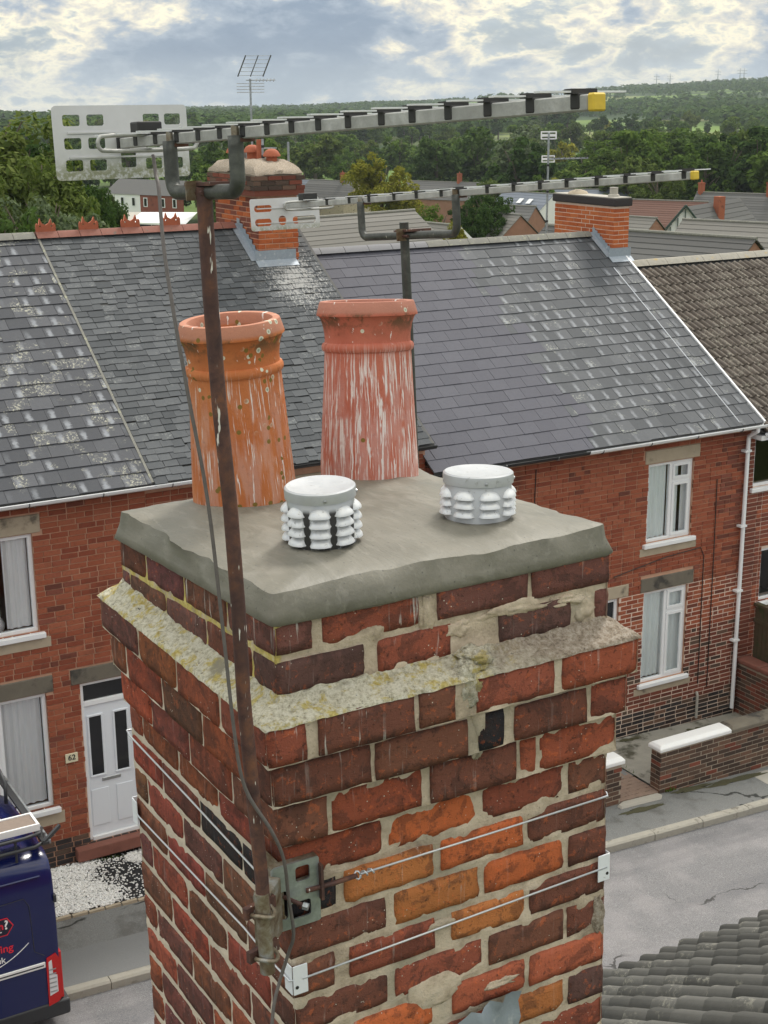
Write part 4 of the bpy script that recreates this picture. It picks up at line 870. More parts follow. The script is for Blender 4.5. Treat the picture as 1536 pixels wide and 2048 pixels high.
# joint positions along the face towards the camera, course by course, with the colour of each brick
FRONT = {1: [(-.006, .076, 'p'), (.1, .323, 'r'), (.366, .592, 'p'), (.605, .811, 'p')],
         2: [(-.006, .189, 'D'), (.223, .397, 'r'), (.424, .506, 'g'), (.519, .707, 'D'), (.775, .811, 'p')],
         3: [(-.061, .023, 'r'), (.05, .268, 'd'), (.282, .367, 'b'), (.42, .619, 'r'), (.64, .847, 'R')],
         4: [(-.046, .175, 'd'), (.186, .409, 'b'), (.437, .5, 'k'), (.53, .722, 'd'), (.735, .833, 'r')],
         5: [(-.025, .083, 'b'), (.096, .309, 'R'), (.331, .549, 'd'), (.562, .604, 'q'), (.615, .826, 'R')],
         6: [(0, .222, 'R'), (.242, .46, 'o'), (.48, .697, 'r'), (.713, .82, 'b')],
         7: [(0, .11, 'k'), (.13, .349, 'y'), (.37, .588, 'o'), (.600, .82, 'd')],
         8: [(0, .228, 'd'), (.249, .466, 'y'), (.482, .697, 'o'), (.715, .82, 'd')],
         9: [(0, .099, 'b'), (.137, .35, 'r'), (.395, .590, 'y'), (.605, .82, 'd')],
         10: [(0, .228, 'd'), (.248, .472, 'r'), (.493, .700, 'b'), (.714, .82, 'd')],
         11: [(0, .118, 'd'), (.142, .34, 'o'), (.394, .590, 'q'), (.606, .82, 'q')],
         12: [(0, .228, 'd'), (.253, .487, 'r'), (.547, .700, 'y'), (.719, .82, 'D')],
         13: [(0, .111, 'b'), (.136, .343, 'r'), (.383, .606, 'b'), (.621, .82, 'r')]}
LEVEL = {1: (.413, .486, 0), 2: (.331, .402, 0), 3: (.214, .297, .070), 4: (.1165, .2015, .050), 5: (.013, .1035, .025)}
for n in range(6, 19): LEVEL[n] = (-(n-6)*GA-.080, -(n-6)*GA-.001, 0)
rb = random.Random(19); DP = .106; J = .0130
mortar = MB()
for n, (w0, w1, ov) in LEVEL.items():
    fr_ = FRONT.get(n) or [(0, .228, 'd'), (.241, .468, 'r'), (.481, .708, 'b'), (.721, .82, 'r')][::1]
    neck = n <= 2; loU, hiU, lo, hiV = EXT.get(n, (0, A_, 0, B_))
    nb = fr_[0][1]-fr_[0][0] < .14              # header shown at the near corner: that brick lies along the left face
    for i, (a, c, k) in enumerate(fr_):
        cr = PAL[k]; j = rb.uniform(.88, 1.14); cr = tuple(min(1, x*j) for x in cr)
        drip = {1: .9, 2: .45, 3: .8, 4: .35}.get(n, .22) * (1.0 if a < .35 else .3)
        dv = rb.uniform(-.0025, .0025)
        depth = .222 if (i == 0 and nb) else DP
        if n in (2,) and k == 'g': dv = .012
        wv = 1.6 if k in 'oy' else 1.0
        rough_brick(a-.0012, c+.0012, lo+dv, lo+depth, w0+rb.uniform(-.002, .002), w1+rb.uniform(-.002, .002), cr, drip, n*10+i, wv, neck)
    v = lo+(.222 if nb else DP)+J; L = .222; i = 0
    mid = (n % 2 == 0)
    while v < hiV-.03:                                        # left face
        e = min(v+L, hiV) if hiV-(v+L) > .05 else hiV
        k = rb.choice('rRRrrbbdRqrp' if n > 2 else 'ppdrp'); 
        if n == 7 and i == 0: k = 'k'
        cr = tuple(min(1, x*rb.uniform(.85, 1.15)) for x in PAL[k]); drip = {1: 1.0, 2: .35, 3: .35, 4: .3}.get(n, .12)
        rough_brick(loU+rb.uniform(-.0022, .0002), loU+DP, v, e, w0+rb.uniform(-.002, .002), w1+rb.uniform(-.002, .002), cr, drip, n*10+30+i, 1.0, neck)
        v = e+J; i += 1
    v = lo+DP+J; i = 0
    while v < hiV-.03:                                        # right and street faces, out of sight from here
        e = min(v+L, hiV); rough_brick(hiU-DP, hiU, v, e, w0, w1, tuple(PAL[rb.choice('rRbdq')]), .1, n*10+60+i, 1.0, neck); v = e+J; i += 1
    u = loU+DP+J
    while u < hiU-DP-.05:
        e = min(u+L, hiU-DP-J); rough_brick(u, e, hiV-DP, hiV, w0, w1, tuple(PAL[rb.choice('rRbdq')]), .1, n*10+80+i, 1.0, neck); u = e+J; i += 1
    # mortar skin of this course: slightly recessed and smeared here and there
    top = {2: .414, 3: .300, 4: .215, 5: .1175, 6: .0145}.get(n, w1+.0135 if n > 2 else .50)
    if n == 1: top = .492
    if n == 2: top = .4135
    rec = .0038
    def skin(org, du, L, nrm):
        nu = max(4, int(L/.0115)); nw = max(4, int((top-w0)/.011)); rows = []
        for jw in range(nw+1):
            row = []
            for iu in range(nu+1):
                p = Vector(org)+Vector(du)*(L*iu/nu); p.z = w0-.001+(top-w0+.001)*jw/nw
                bed = min(abs(p.z-w0), abs(p.z-w1)) < .011 or p.z > w1; rc_ = .0022 if nrm[0] < 0 else rec
                lf_ = nrm[0] < 0; d = -rc_ + (.0040*fbm(p, 26, 5) + .0032*fbm(p+Vector((9, 9, 9)), 7, 3))*((.62 if lf_ else 1.0) if bed else .3)
                if not bed: d = min(d, -.0034 if lf_ else -.0018)
                joint = 1.0 if (p.z > w1 or p.z < w0+.004) else 0.0
                d += .0010*joint
                q = p+Vector(nrm)*d
                if neck: q.z += sag(q.y)
                row.append(len(mortar.v)); mortar.v.append(tuple(q))
            rows.append(row)
        for a, c in zip(rows, rows[1:]):
            for i in range(nu): mortar.f.append((a[i], a[i+1], c[i+1], c[i]))
    skin((loU, lo, 0), (1, 0, 0), hiU-loU, (0, -1, 0)); skin((loU, hiV, 0), (0, -1, 0), hiV-lo, (-1, 0, 0))
    skin((hiU, lo, 0), (0, 1, 0), hiV-lo, (1, 0, 0)); skin((hiU, hiV, 0), (-1, 0, 0), hiU-loU, (0, 1, 0))
    for zz, fl in ((w0-.001, 1), (top, 0)):                  # bed faces of the over-sailing courses
        f_ = (0, 1, 2, 3) if not fl else (3, 2, 1, 0); zz -= .004 if not fl else 0
        mortar.add([(loU+.006, lo+.006, zz), (hiU-.006, lo+.006, zz), (hiU-.006, hiV-.006, zz), (loU+.006, hiV-.006, zz)], [f_])
mo = mortar.build('mortar', M['mortar'], stack, True)
# weathered mortar fillet on the ledge
led = MB(); NS = 150
def ring_pts(off, wz, amp, sd):
    out = []; kk = off/.07; a0 = -.004-.060*kk; a1 = .811+.039*kk; b0 = -.004-.067*kk; b1 = .864+.023*kk
    per = [((a0, b0), (a1, b0)), ((a1, b0), (a1, b1)), ((a1, b1), (a0, b1)), ((a0, b1), (a0, b0))]
    for (p, q) in per:
        for i in range(NS//2):
            k = i/(NS//2); u = p[0]+(q[0]-p[0])*k; v = p[1]+(q[1]-p[1])*k
            z = wz + amp*fbm((u, v, sd), 30, 6); uu = u+amp*.55*fbm((u, v, sd+5), 23, 4); vv = v+amp*.55*fbm((u, v, sd+9), 23, 4)
            out.append((uu, vv, z))
    return out
rings = [ring_pts(.073, .294, .003, 1), ring_pts(.070, .301, .0045, 2), ring_pts(.061, .305, .006, 2.2), ring_pts(.050, .309, .007, 2.4), ring_pts(.038, .3135, .008, 2.6), ring_pts(.026, .318, .009, 2.8), ring_pts(.014, .3245, .010, 3), ring_pts(.003, .333, .010, 3.2), ring_pts(-.02, .338, .004, 3.4)]
for rg in rings: led.v += rg
m_ = len(rings[0])
for k in range(len(rings)-1):
    for i in range(m_): led.f.append((k*m_+i, k*m_+(i+1) % m_, (k+1)*m_+(i+1) % m_, (k+1)*m_+i))
led.build('ledge_fillet', M['lichen_ledge'], stack, True)
def lump(name, c, rad, mat, seed, amp=.35, parent=stack, n=22):
    amp *= .55
    mb = MB(); c = Vector(c)
    prof = []
    for i in range(n+1):
        th = math.pi*i/n
        for k in range(n*2):
            ph = math.pi*k/n; d = Vector((math.sin(th)*math.cos(ph), math.sin(th)*math.sin(ph), math.cos(th)))
            s = 1+amp*fbm(d*1.0+Vector((seed, 0, 0)), 2.2, 5); mb.v.append(tuple(c+Vector((d.x*rad[0], d.y*rad[1], d.z*rad[2]))*s if False else c+Vector((d.x*rad[0]*s, d.y*rad[1]*s, d.z*rad[2]*s))))
    for i in range(n):
        for k in range(n*2): mb.f.append((i*n*2+k, i*n*2+(k+1) % (n*2), (i+1)*n*2+(k+1) % (n*2), (i+1)*n*2+k))
    return mb.build(name, M[mat], parent, True)
lump('mortar_patch', (.565, .006, .402), (.105, .016, .022), 'mortar', 1, .8); lump('mortar_patch', (.70, .004, .392), (.05, .014, .016), 'mortar', 2, .8)
lump('mortar_patch', (.745, .008, .362), (.032, .018, .036), 'mortar', 3, .5); lump('mortar_patch', (.345, .004, .43), (.022, .012, .05), 'mortar', 4, .6)
lump('mortar_patch', (.412, .006, .385), (.045, .014, .022), 'mortar', 5, .7); lump('mortar_patch', (.41, -.052, .275), (.030, .022, .055), 'lichen_ledge', 6, .7)
lump('mortar_patch', (.44, -.030, .20), (.028, .024, .10), 'mortar', 7, .6); lump('mortar_patch', (.44, -.03, .325), (.04, .035, .022), 'lichen_ledge', 8, .7)
lump('mortar_patch', (.365, .004, -.30), (.04, .008, .012), 'mortar', 9, .3); lump('mortar_patch', (.345, .004, -.46), (.075, .010, .04), 'mortar', 10, .35)
lump('mortar_patch', (.803, .004, -.415), (.018, .010, .05), 'lichen_ledge', 11, .5); pass
lump('mortar_patch', (.52, .003, -.50), (.05, .008, .012), 'mortar', 13, .8)
# the flaunching: fresh cement with a wavy trowelled arris
fl = MB(); NP = 240
def loop(inset, wz, wav, sd, rc, wseg=None):
    out = []; a0, a1, b0, b1 = -.016+inset, .818-inset, -.016+inset, .872-inset; rc = max(.004, rc)
    W_, H_ = a1-a0-2*rc, b1-b0-2*rc; per = 2*(W_+H_)+2*math.pi*rc
    for i in range(NP):
        d = per*i/NP
        for (L, kind) in ((W_, 0), (math.pi*rc/2, 4), (H_, 1), (math.pi*rc/2, 5), (W_, 2), (math.pi*rc/2, 6), (H_, 3), (math.pi*rc/2, 7)):
            if d <= L or kind == 7: break
            d -= L
        if kind == 0: p = (a0+rc+d, b0)
        elif kind == 1: p = (a1, b0+rc+d)
        elif kind == 2: p = (a1-rc-d, b1)
        elif kind == 3: p = (a0, b1-rc-d)
        else:
            cx, cy, s = {4: (a1-rc, b0+rc, -90), 5: (a1-rc, b1-rc, 0), 6: (a0+rc, b1-rc, 90), 7: (a0+rc, b0+rc, 180)}[kind]; an = R(s)+d/rc; p = (cx+rc*math.cos(an), cy+rc*math.sin(an))
        u, v = p; cxy = Vector((u-.4, v-.45)); cxy.normalize()
        wv = wav*fbm((u*1.0, v*1.0, sd), 6.5, 3)
        u -= cxy.x*wv; v -= cxy.y*wv
        out.append((u, v, wz + sag(v)*(1 if wz < .53 else .75) + .35*wav*fbm((u, v, sd+3), 7, 3)))
    return out
def topz(u, v): return .557 + sag(v)*.35 + .006*fbm((u, v, 1), 3.5, 3)
LP = [loop(.006, .476, .004, 1, .012), loop(-.002, .484, .006, 2, .012), loop(.002, .502, .007, 2.3, .013), loop(.008, .522, .011, 3.6, .014), loop(.017, .541, .022, 5, .016), loop(.021, .5425, .022, 5, .018), loop(.05, .549, .014, 5.4, .04)]
for lp_ in LP: fl.v += lp_
for k in range(len(LP)-1):
    for i in range(NP): fl.f.append((k*NP+i, k*NP+(i+1) % NP, (k+1)*NP+(i+1) % NP, (k+1)*NP+i))
base = LP[-1]; K = 12; start = (len(LP)-1)*NP
for k in range(1, K+1):
    s = 1-k/K if k < K else .0
    for (u, v, z) in base:
        uu = .4+(u-.4)*s; vv = .43+(v-.43)*s; bl = min(1, k/4)
        fl.v.append((uu, vv, z*(1-bl)+topz(uu, vv)*bl))
    b0 = start+(k-1)*NP
    for i in range(NP): fl.f.append((b0+i, b0+(i+1) % NP, b0+NP+(i+1) % NP, b0+NP+i))
fo = fl.build('cement_flaunching', M['fresh_cement'], stack, True); sh_ = fo.data.attributes.new('sharp_edge', 'BOOLEAN', 'EDGE')
crest_ids = set(range(4*NP, 5*NP))
for e_ in fo.data.edges:
    if e_.vertices[0] in crest_ids and e_.vertices[1] in crest_ids: sh_.data[e_.index].value = True
q = MB(); q.box(.03, A_-.03, .03, B_-.03, -2.2, .47); q.build('core', M['mortar'], stack)
# crumpled lead at the foot of the visible brickwork
q = MB()
for i in range(12):
    for j in range(4): q.v.append((.36+.018*i, -.012-.030*abs(fbm((i*.3, j*.4, 2), 1.3)), -.555+.012*i*.3-.035*j+.012*fbm((i*.5, j*.7, 6), 1.1)))
for i in range(11):
    for j in range(3): q.f.append((i*4+j, i*4+j+1, (i+1)*4+j+1, (i+1)*4+j))
q.build('lead_flashing', M['lead'], stack, True)

# chimney pots
def pot(label, u, v, mat, rim=.125, ht=.425, tilt=(0, 0), wz=.545, base_r=.124):
    th = thing('chimney_pot', label, 'chimney pot', mw=CHM @ Matrix.Translation((u, v, wz)) @ Matrix.Rotation(tilt[0], 4, -_R) @ Matrix.Rotation(tilt[1], 4, 'Y'))
    s = ht/.43
    prof = [(base_r*1.012, -.04), (base_r*1.005, .02*s), (base_r*.96, .12*s), (base_r*.915, .22*s), (base_r*.885, .298*s)]
    prof += [(base_r*.885, .304*s), (base_r*.915, .3055*s), (base_r*.935, .310*s), (base_r*.941, .315*s), (base_r*.935, .320*s), (base_r*.915, .3245*s), (base_r*.875, .327*s)]
    prof += [(base_r*.872, .336*s), (base_r*.878, .350*s), (base_r*.91, .372*s), (base_r*.955, .388*s), (base_r*.985, .393*s), (rim*.998, .3945*s), (rim*1.0, .399*s), (rim*.945, .424*s), (rim*.93, .429*s), (rim*.91, .430*s), (rim*.80, .429*s), (rim*.77, .42*s), (rim*.74, .36*s), (rim*.74, .10*s)]
    q = MB(); q.lathe(prof, 72, jit=lambda a, z: .0012*math.sin(3*a+z*9)+.0008*math.sin(7*a))
    o = q.build('pot_body', M[mat], th, True); o.data.set_sharp_from_angle(angle=R(26))
    return th
pot('orange clay chimney pot spotted with lichen, left one behind the rusty mast', .262, .70, 'terracotta_orange', .125, .425, (0, R(-2.4)))
pot('red clay chimney pot thickly streaked white with droppings, right one of two', .635, .75, 'terracotta_red', .127, .425, (R(5.5), R(.3)))
# ventilator cowls
def vent(label, u, v, mat, rows, r, ht, rz=0.0, tilt=(0, 0), wz=.548):
    th = thing('flue_vent', label, 'vent', mw=CHM @ Matrix.Translation((u, v, wz)) @ Matrix.Rotation(tilt[0], 4, 'X') @ Matrix.Rotation(tilt[1], 4, 'Y') @ Matrix.Rotation(rz, 4, 'Z'))
    q = MB(); q.lathe([(r*1.0, -.02), (r, ht-.018), (r*.99, ht-.017)], 48); q.build('vent_body', M[mat], th, True)
    q = MB(); q.lathe([(r*1.0, ht-.022), (r*1.055, ht-.021), (r*1.062, ht-.006), (r*1.05, ht), (r*1.0, ht+.003), (r*.9, ht+.002), (r*.6, ht-.001), (.001, ht-.002)], 48); lid = auto_smooth(q.build('lid', M['vent_metal'], th), 40)
    for a in (250, 330): MB().lathe([(.001, .003), (.003, .0025), (.004, 0)], 8).build('rivet', M['steel'], lid).matrix_local = Matrix.Rotation(R(a)-rz, 4, 'Z') @ Matrix.Translation((r*1.06, 0, ht-.013)) @ Matrix.Rotation(R(90), 4, 'Y')
    # one pressed louvre hood, copied round the drum
    q = MB(); n = 10; mrow = 5; hw = R(19); hh = (ht-.03)/rows*.72; ou = .0145
    for j in range(mrow+1):
        t_ = j/mrow
        for i in range(n+1):
            a = -hw+2*hw*i/n; e = math.sqrt(max(0.0, 1-(i/n*2-1)**2))
            ztop = -hh*.5+hh*e; z = ztop*(1-t_) + (-hh*.5-.0004)*t_
            rr_ = r*1.001 + ou*(e**.8)*math.sin(t_*math.pi/2)
            q.v.append((rr_*math.cos(a), rr_*math.sin(a), z))
    for j in range(mrow):
        for i in range(n): k = j*(n+1)+i; q.f.append((k, k+n+1, k+n+2, k+1))
    k0 = len(q.v)
    for i in range(n+1): a = -hw+2*hw*i/n; q.v.append((r*.998*math.cos(a), r*.998*math.sin(a), -hh*.5+.002))
    for i in range(n): q.f.append((mrow*(n+1)+i, k0+i, k0+i+1, mrow*(n+1)+i+1))
    me = q.mesh('louvre_hood', True); me.set_sharp_from_angle(angle=R(50)); me.materials.append(M['vent_hood'])
    qs = MB(); vs = [(r*1.002*math.cos(-hw+2*hw*i/n), r*1.002*math.sin(-hw+2*hw*i/n), -hh*.52) for i in range(n+1)] 
    for i in range(n): pass
    for c in range(8):
        for k in range(rows):
            z = .016+(ht-.045)*(k+.5)/rows
            link('louvre_hood', me, th, (0, 0, z), (0, 0, 2*math.pi*c/8))
    return th
vent('shiny round metal flue vent streaked with black tar, nearer one', .222, .22, 'vent_tarred', 4, .0715, .128, R(-75), (R(1), R(-1.5)))
vent('dull white round metal flue vent, farther right of the two', .602, .20, 'vent_metal', 3, .0745, .104, R(-58), (R(-2), R(2.5)))
# ------------------------------------------------------------------ masts, aerials, lashings
def L2W(p): return CHM @ Vector(p)
mast = thing('antenna_mast', 'rusty brown pole rising past the orange chimney pot', 'mast', mw=CHM)
p0, p1 = Vector((-.104, -.112, -.17)), Vector((-.146, -.11, 1.318))

q = MB(); q.tube([p0.lerp(p1, i/8)+Vector((.003*math.sin(i*1.7), 0, 0)) for i in range(9)], .0134, 20); auto_smooth(q.build('pole', M['rust_pole'], mast), 50)
q = MB(); q.tube([p0+Vector((0, 0, -.02)), p0.lerp(p1, .105)], .0150, 18); auto_smooth(q.build('sleeve', M['galv_rusty'], mast), 50)
br = thing('corner_bracket', 'galvanised corner bracket clamping the rusty mast to the brickwork', 'bracket', mw=CHM)
def oct(x0, x1, y0, y1, r=.006): return rrect(x0, x1, y0, y1, r, 3)
plate = outline('front_plate', [rrect(-.045, .062, -.175, -.028, .006), oct(.008, .040, -.073, -.040), oct(-.005, .040, -.155, -.118), oct(-.030, -.012, -.150, -.085, .008)], .004, M['galv'], br, frame_m((0, -.020, 0), (1, 0, 0), (0, 0, 1)))
for z in (-.03, -.172): MB().box(-.045, .060, -.020, -.002, z-.002, z+.002).build('flange', M['galv_rusty'], br)
MB().box(-.0225, -.0185, -.018, .11, -.17, -.03).build('side_plate', M['galv_rusty'], br)
MB().box(.060, .066, -.034, -.002, -.125, -.045).build('end_lug', M['rust_pole'], br)
MB().beam((-.045, -.03, -.10), (-.10, -.085, -.10), .03, .12).build('stand_off', M['galv_rusty'], br)
for z in (-.058, -.155):
    c = p0.lerp(p1, (z+.17)/1.488); pts = [c+Vector((.022*math.cos(R(a)), .022*math.sin(R(a)), .004*math.sin(R(a*2)))) for a in range(-200, 60, 20)]
    MB().tube(pts, .0042, 8).build('u_bolt', M['galv_rusty'], br, True)
    MB().beam(c+Vector((-.034, .012, 0)), c+Vector((.038, .03, 0)), .012, .024).build('clamp_jaw', M['rust_pole'], br)
for (a, c_) in (((-.02, -.02, -.098), (.012, -.055, -.112)),):
    MB().tube([a, c_], .0045, 8).build('bolt', M['rust_pole'], br, True); MB().tube([Vector(c_)+Vector((-.004, .004, .001)), Vector(c_)+Vector((.004, -.004, -.001))], .008, 6).build('nut', M['galv'], br)
MB().tube([(.03, -.024, -.098), (.10, -.024, -.100), (.148, -.022, -.1)], .0055, 8).build('eye_bolt', M['rust_pole'], br, True)
MB().tube([(.150+.0065*math.cos(i*.9), -.022+.0075*math.sin(i*.9)*.6, -.1+.0075*math.sin(i*.9)) if i < 7 else (.15+.0032*(i-6), -.022+.006*math.cos(i*1.3), -.1+.006*math.sin(i*1.3)) for i in range(20)], .0022, 6).build('wire_twist', M['wire_steel'], br, True)
def lashing(label, zF, pts):
    o = MB().tube([L2W(p) for p in pts], .0025, 8).build('lashing_wire', M['wire_steel'], None, True); tag(o, label, 'wire'); return o
lashing('upper bright steel lashing wire stretched round the brick stack to the bracket', 0, [(.158, -.021, -.1), (.48, -.016, -.104), (.818, -.008, -.108), (.8255, .006, -.108), (.8255, .5, -.10), (.8255, .91, -.098), (.4, .918, -.095), (-.010, .915, -.09), (-.014, .88, -.09), (-.013, .5, -.10), (-.013, .15, -.112), (-.016, .06, -.112), (-.03, -.012, -.108)])
lashing('lower steel lashing wire threaded through white corner plates of the stack', 1, [(.02, -.012, -.305), (.42, -.0125, -.296), (.815, -.0125, -.288), (.8275, .006, -.288), (.8275, .91, -.295), (.4, .918, -.3), (-.010, .915, -.31), (-.013, .86, -.31), (-.013, .21, -.292), (-.013, .06, -.30), (-.010, -.008, -.304), (.02, -.012, -.305)])
def corner_plate(label, c, su, sv):
    th = thing('corner_plate', label, 'plate', mw=CHM @ Matrix.Translation(c), group='plates guarding the stack corners')
    q = MB(); q.box(0 if su > 0 else -.034, .034 if su > 0 else 0, 0 if sv < 0 else -.003, .003 if sv < 0 else 0, -.034, .034)
    m = bevel(q.build('plate_leaf', M['white_plate'], th), .003, 2)
    q = MB(); q.box(-.003, 0, 0, .034, -.034, .034) if su > 0 else q.box(0, .003, 0, .034, -.034, .034); bevel(q.build('plate_leaf', M['white_plate'], th), .002, 1)
    MB().tube([(su*.008, -.004, -.016), (su*.008, .002, -.016)], .004, 8).build('hole_rim', M['black_plastic'], th)
corner_plate('white rust-stained corner plate below the mast bracket', (-.004, -.0105, -.305), 1, 1)
corner_plate('white corner plate at the far right corner of the stack', (A_+.004, -.0105, -.288), -1, 1)
th = thing('corner_plate', 'white corner plate at the far left corner, seen edge on', 'plate', mw=CHM @ Matrix.Translation((-.010, B_+.004, -.31)), group='plates guarding the stack corners')
bevel(MB().box(-.003, 0, -.034, 0, -.034, .034).build('plate_leaf', M['white_plate'], th), .001, 1); MB().box(0, .034, 0, .003, -.034, .034).build('plate_leaf', M['white_plate'], th)

def aerial(label, b0, b1, elems, size, clamp, mast_top, plate_w, plate_h, plate_c, holes, dip, elem_len, wd):
    """wide-band aerial: boom, cross elements on insulators, dipole, reflector and cranked cradle"""
    b0 = Vector(b0); b1 = Vector(b1); d = (b1-b0).normalized(); hz = d.cross(Vector((0, 0, 1))).normalized(); up = hz.cross(d)
    th = thing('tv_aerial', label, 'aerial', b0)
    def P(s, h=0, u=0): return d*s+hz*h+up*u
    L = (b1-b0).length
    bm = MB(); bm.beam(P(0), P(L), size, size, up); bevel(bm.build('boom', M['boom_alu'], th), .0015, 1)
    bm = MB(); bm.beam(P(L+.001), P(L+.012), size*1.12, size*1.12, up); bevel(bm.build('end_cap', M['yellow_plastic'], th), .002, 1)
    bm = MB(); bm.beam(P(-.014), P(-.001), size*1.15, size*1.15, up); bm.build('rear_cap', M['black_plastic'], th)
    for i, s in enumerate(elems):
        el = elem_len*(1-.22*i/len(elems))
        bm = MB(); bm.beam(P(s, -el, size*.5+.0035), P(s, el, size*.5+.0035), .011*wd, .0022, up); e = bm.build('element', M['element_alu'], th); e.visible_shadow = True
        bm = MB(); bm.beam(P(s-.008*wd, 0, size*.12), P(s+.008*wd, 0, size*.12), size*1.16, size*.98, up); bevel(bm.build('insulator', M['black_plastic'], th), .0015, 1)
        bm = MB(); bm.beam(P(s, -.02*wd, size*.5+.004), P(s, .02*wd, size*.5+.004), .013*wd, .006, up); bm.build('element_clip', M['black_plastic'], th)
    # reflector plate across the boom
    pc = Vector(plate_c)-b0
    pl = outline('reflector', [rrect(-plate_w/2, plate_w/2, -plate_h/2, plate_h/2, .008)]+[rrect(a, c, e, g, min(.004 if len(holes) > 5 else .012, (g-e)*.45)) for a, c, e, g in holes], .0022, M['reflector_plate'], th)
    pl.matrix_local = frame_m(pc, -hz, up)
    for e in (.018, -.026):
        bm = MB(); bm.box(-plate_w*.40, plate_w*.40, e-.0015, e+.0015, -.0035, .0035); bm.build('rib', M['reflector_plate'], pl)
    # folded dipole loop and balun box
    s, hw, hh = dip; pts = []
    for k in range(25):
        a = 2*math.pi*k/24; x = math.cos(a); y = math.sin(a)
        hx = (hw-hh)*(1 if x > 0 else -1)*min(1, abs(x)*3) + hh*x; pts.append(P(s + .0, hx, hh*y-.002))
    MB().tube(pts, .0038*wd, 7, False).build('dipole', M['boom_alu'], th, True)
    bm = MB(); bm.beam(P(s-.005, -.024, size*.5+.014), P(s-.005, .024, size*.5+.014), .034, .022, up); bevel(bm.build('balun_box', M['black_plastic'], th), .003, 2)
    # cranked cradle
    mt = Vector(mast_top)-b0; c0, c1 = clamp; drop = (P((c0+c1)/2)-mt).dot(up)
    pts = []
    for k in range(5): pts.append(P(c0, .0, -size*.2-drop*.75*k/4))
    for k in range(1, 7): a = R(90*k/7); pts.append(P(c0+drop*.25*(1-math.cos(a)), 0, -drop*.75-size*.2-drop*.25*math.sin(a)))
    r2 = [P(c1-(v-P(0)).dot(d)+c0, 0, (v).dot(up)) for v in pts]
    pts = [v+hz*.016 for v in pts]+[v+hz*.016 for v in r2[::-1]]
    cr = MB().tube(pts, .0125 if wd >= 1 else .0105, 12).build('cradle_arm', M['dark_tube'], th, True)
    for c in (c0, c1):
        bm = MB(); bm.beam(P(c-.007, .012, -.035), P(c-.007, .012, size*.7), .004, .018, d); bm.box(0, .001, 0, .001, 0, .001); bm.build('clamp_strap', M['galv_rusty'], th)
        MB().beam(P(c-.012, 0, -size*.6), P(c+.012, 0, -size*.6), size*1.5, size*.3, up).build('clamp_saddle', M['rust_pole'], th)
    mid = (c0+c1)/2
    bm = MB(); bm.beam(P(mid-.045, .0, -drop-size*.2+.014), P(mid+.045, .0, -drop-size*.2+.014), .06, .006, up); bm.build('mast_clamp', M['rust_pole'], th)
    bm = MB(); bm.beam(P(mid-.004, .034, -drop-.016), P(mid-.004, .034, -drop+.016), .03, .004, d); bm.build('clamp_plate', M['galv_rusty'], th)
    for hx in (-.026, .03): MB().tube([P(mid-.02, hx, -drop-.004), P(mid+.02, hx, -drop-.004)], .004, 6).build('bolt', M['rust_pole'], th)
    return th
W1, H1 = .271, .132; hs = []
for cx0 in (-.116, -.069, .044, .088):
    for cy0 in (.030, -.011, -.050): 
        if not (cy0 == -.011 and cx0 > .08): hs.append((cx0, cx0+.034, cy0, cy0+.020))
hs.append((-.006, .025, -.046, -.014))
aerial('large television aerial on the rusty mast, boom reaching over the stack to a yellow cap', (.963, 2.638, 9.922), (1.077, 1.388, 9.993), [.067, .147, .229, .307, .382, .458, .534, .607, .682, .761, .844, .916, .995, 1.076, 1.157, 1.237],
       .0185, (.215, .445), (.968, 2.298, 9.853), W1, H1, (.9645, 2.65, 9.924), hs, (.10, .098, .014), .085, 1.0)
hs2 = [(-.108, -.046, .008, .028), (-.108, -.050, -.034, -.012), (-.026, .002, -.034, -.006), (.024, .108, -.032, -.010)]
aerial('smaller television aerial behind the pots on the dark pole, boom ending in yellow cap', (1.982, 4.075, 9.682), (2.118, 2.384, 9.838), [.272, .391, .492, .614, .718, .829, .899, 1.02, 1.123, 1.221, 1.316, 1.418, 1.511, 1.596, 1.687],
       .0165, (.46, .90), (2.02, 3.40, 9.645), .243, .095, (1.982, 4.052, 9.662), hs2, (.16, .085, .012), .085, .9)
m2 = thing('antenna_mast', 'dark slim pole behind the red chimney pot carrying the smaller aerial', 'mast', mw=CHM)
q = MB(); q.tube([(.955, 1.03, -.3), (.912, 1.0, .68), (.899, 1.0, 1.135)], .0125, 16); auto_smooth(q.build('pole', M['dark_tube'], m2), 50)
for z in (.1, -.15): MB().beam((.80, .94, z), (.945, 1.025, z), .02, .03).build('wall_bracket', M['galv_rusty'], m2)
cab = [(-.144, .11, 1.366), (-.149, .09, 1.332), (-.157, .06, 1.308), (-.178, 0, 1.209), (-.186, -.05, 1.093), (-.181, -.08, .956), (-.166, -.10, .778), (-.158, -.115, .546), (-.150, -.122, .34), (-.136, -.126, .22), (-.094, -.138, .128), (-.064, -.125, .05), (-.046, -.10, -.05), (-.034, -.09, -.14), (-.040, -.075, -.19), (-.060, -.07, -.25), (-.085, -.08, -.32), (-.11, -.1, -.5)]
def smooth_path(pts, n=5):
    P = [Vector(p) for p in pts]; out = []
    for i in range(len(P)-1):
        a, b, c, d = P[max(0, i-1)], P[i], P[i+1], P[min(len(P)-1, i+2)]
        for k in range(n):
            t_ = k/n; out.append(.5*((2*b)+(c-a)*t_+(2*a-5*b+4*c-d)*t_*t_+(3*b-a-3*c+d)*t_**3))
    return out+[P[-1]]
tag(MB().tube([L2W(p) for p in smooth_path(cab)], .0036, 8).build('coax_cable', M['grey_cable'], None, True), 'thin dark aerial cable hanging down beside the rusty mast', 'cable')
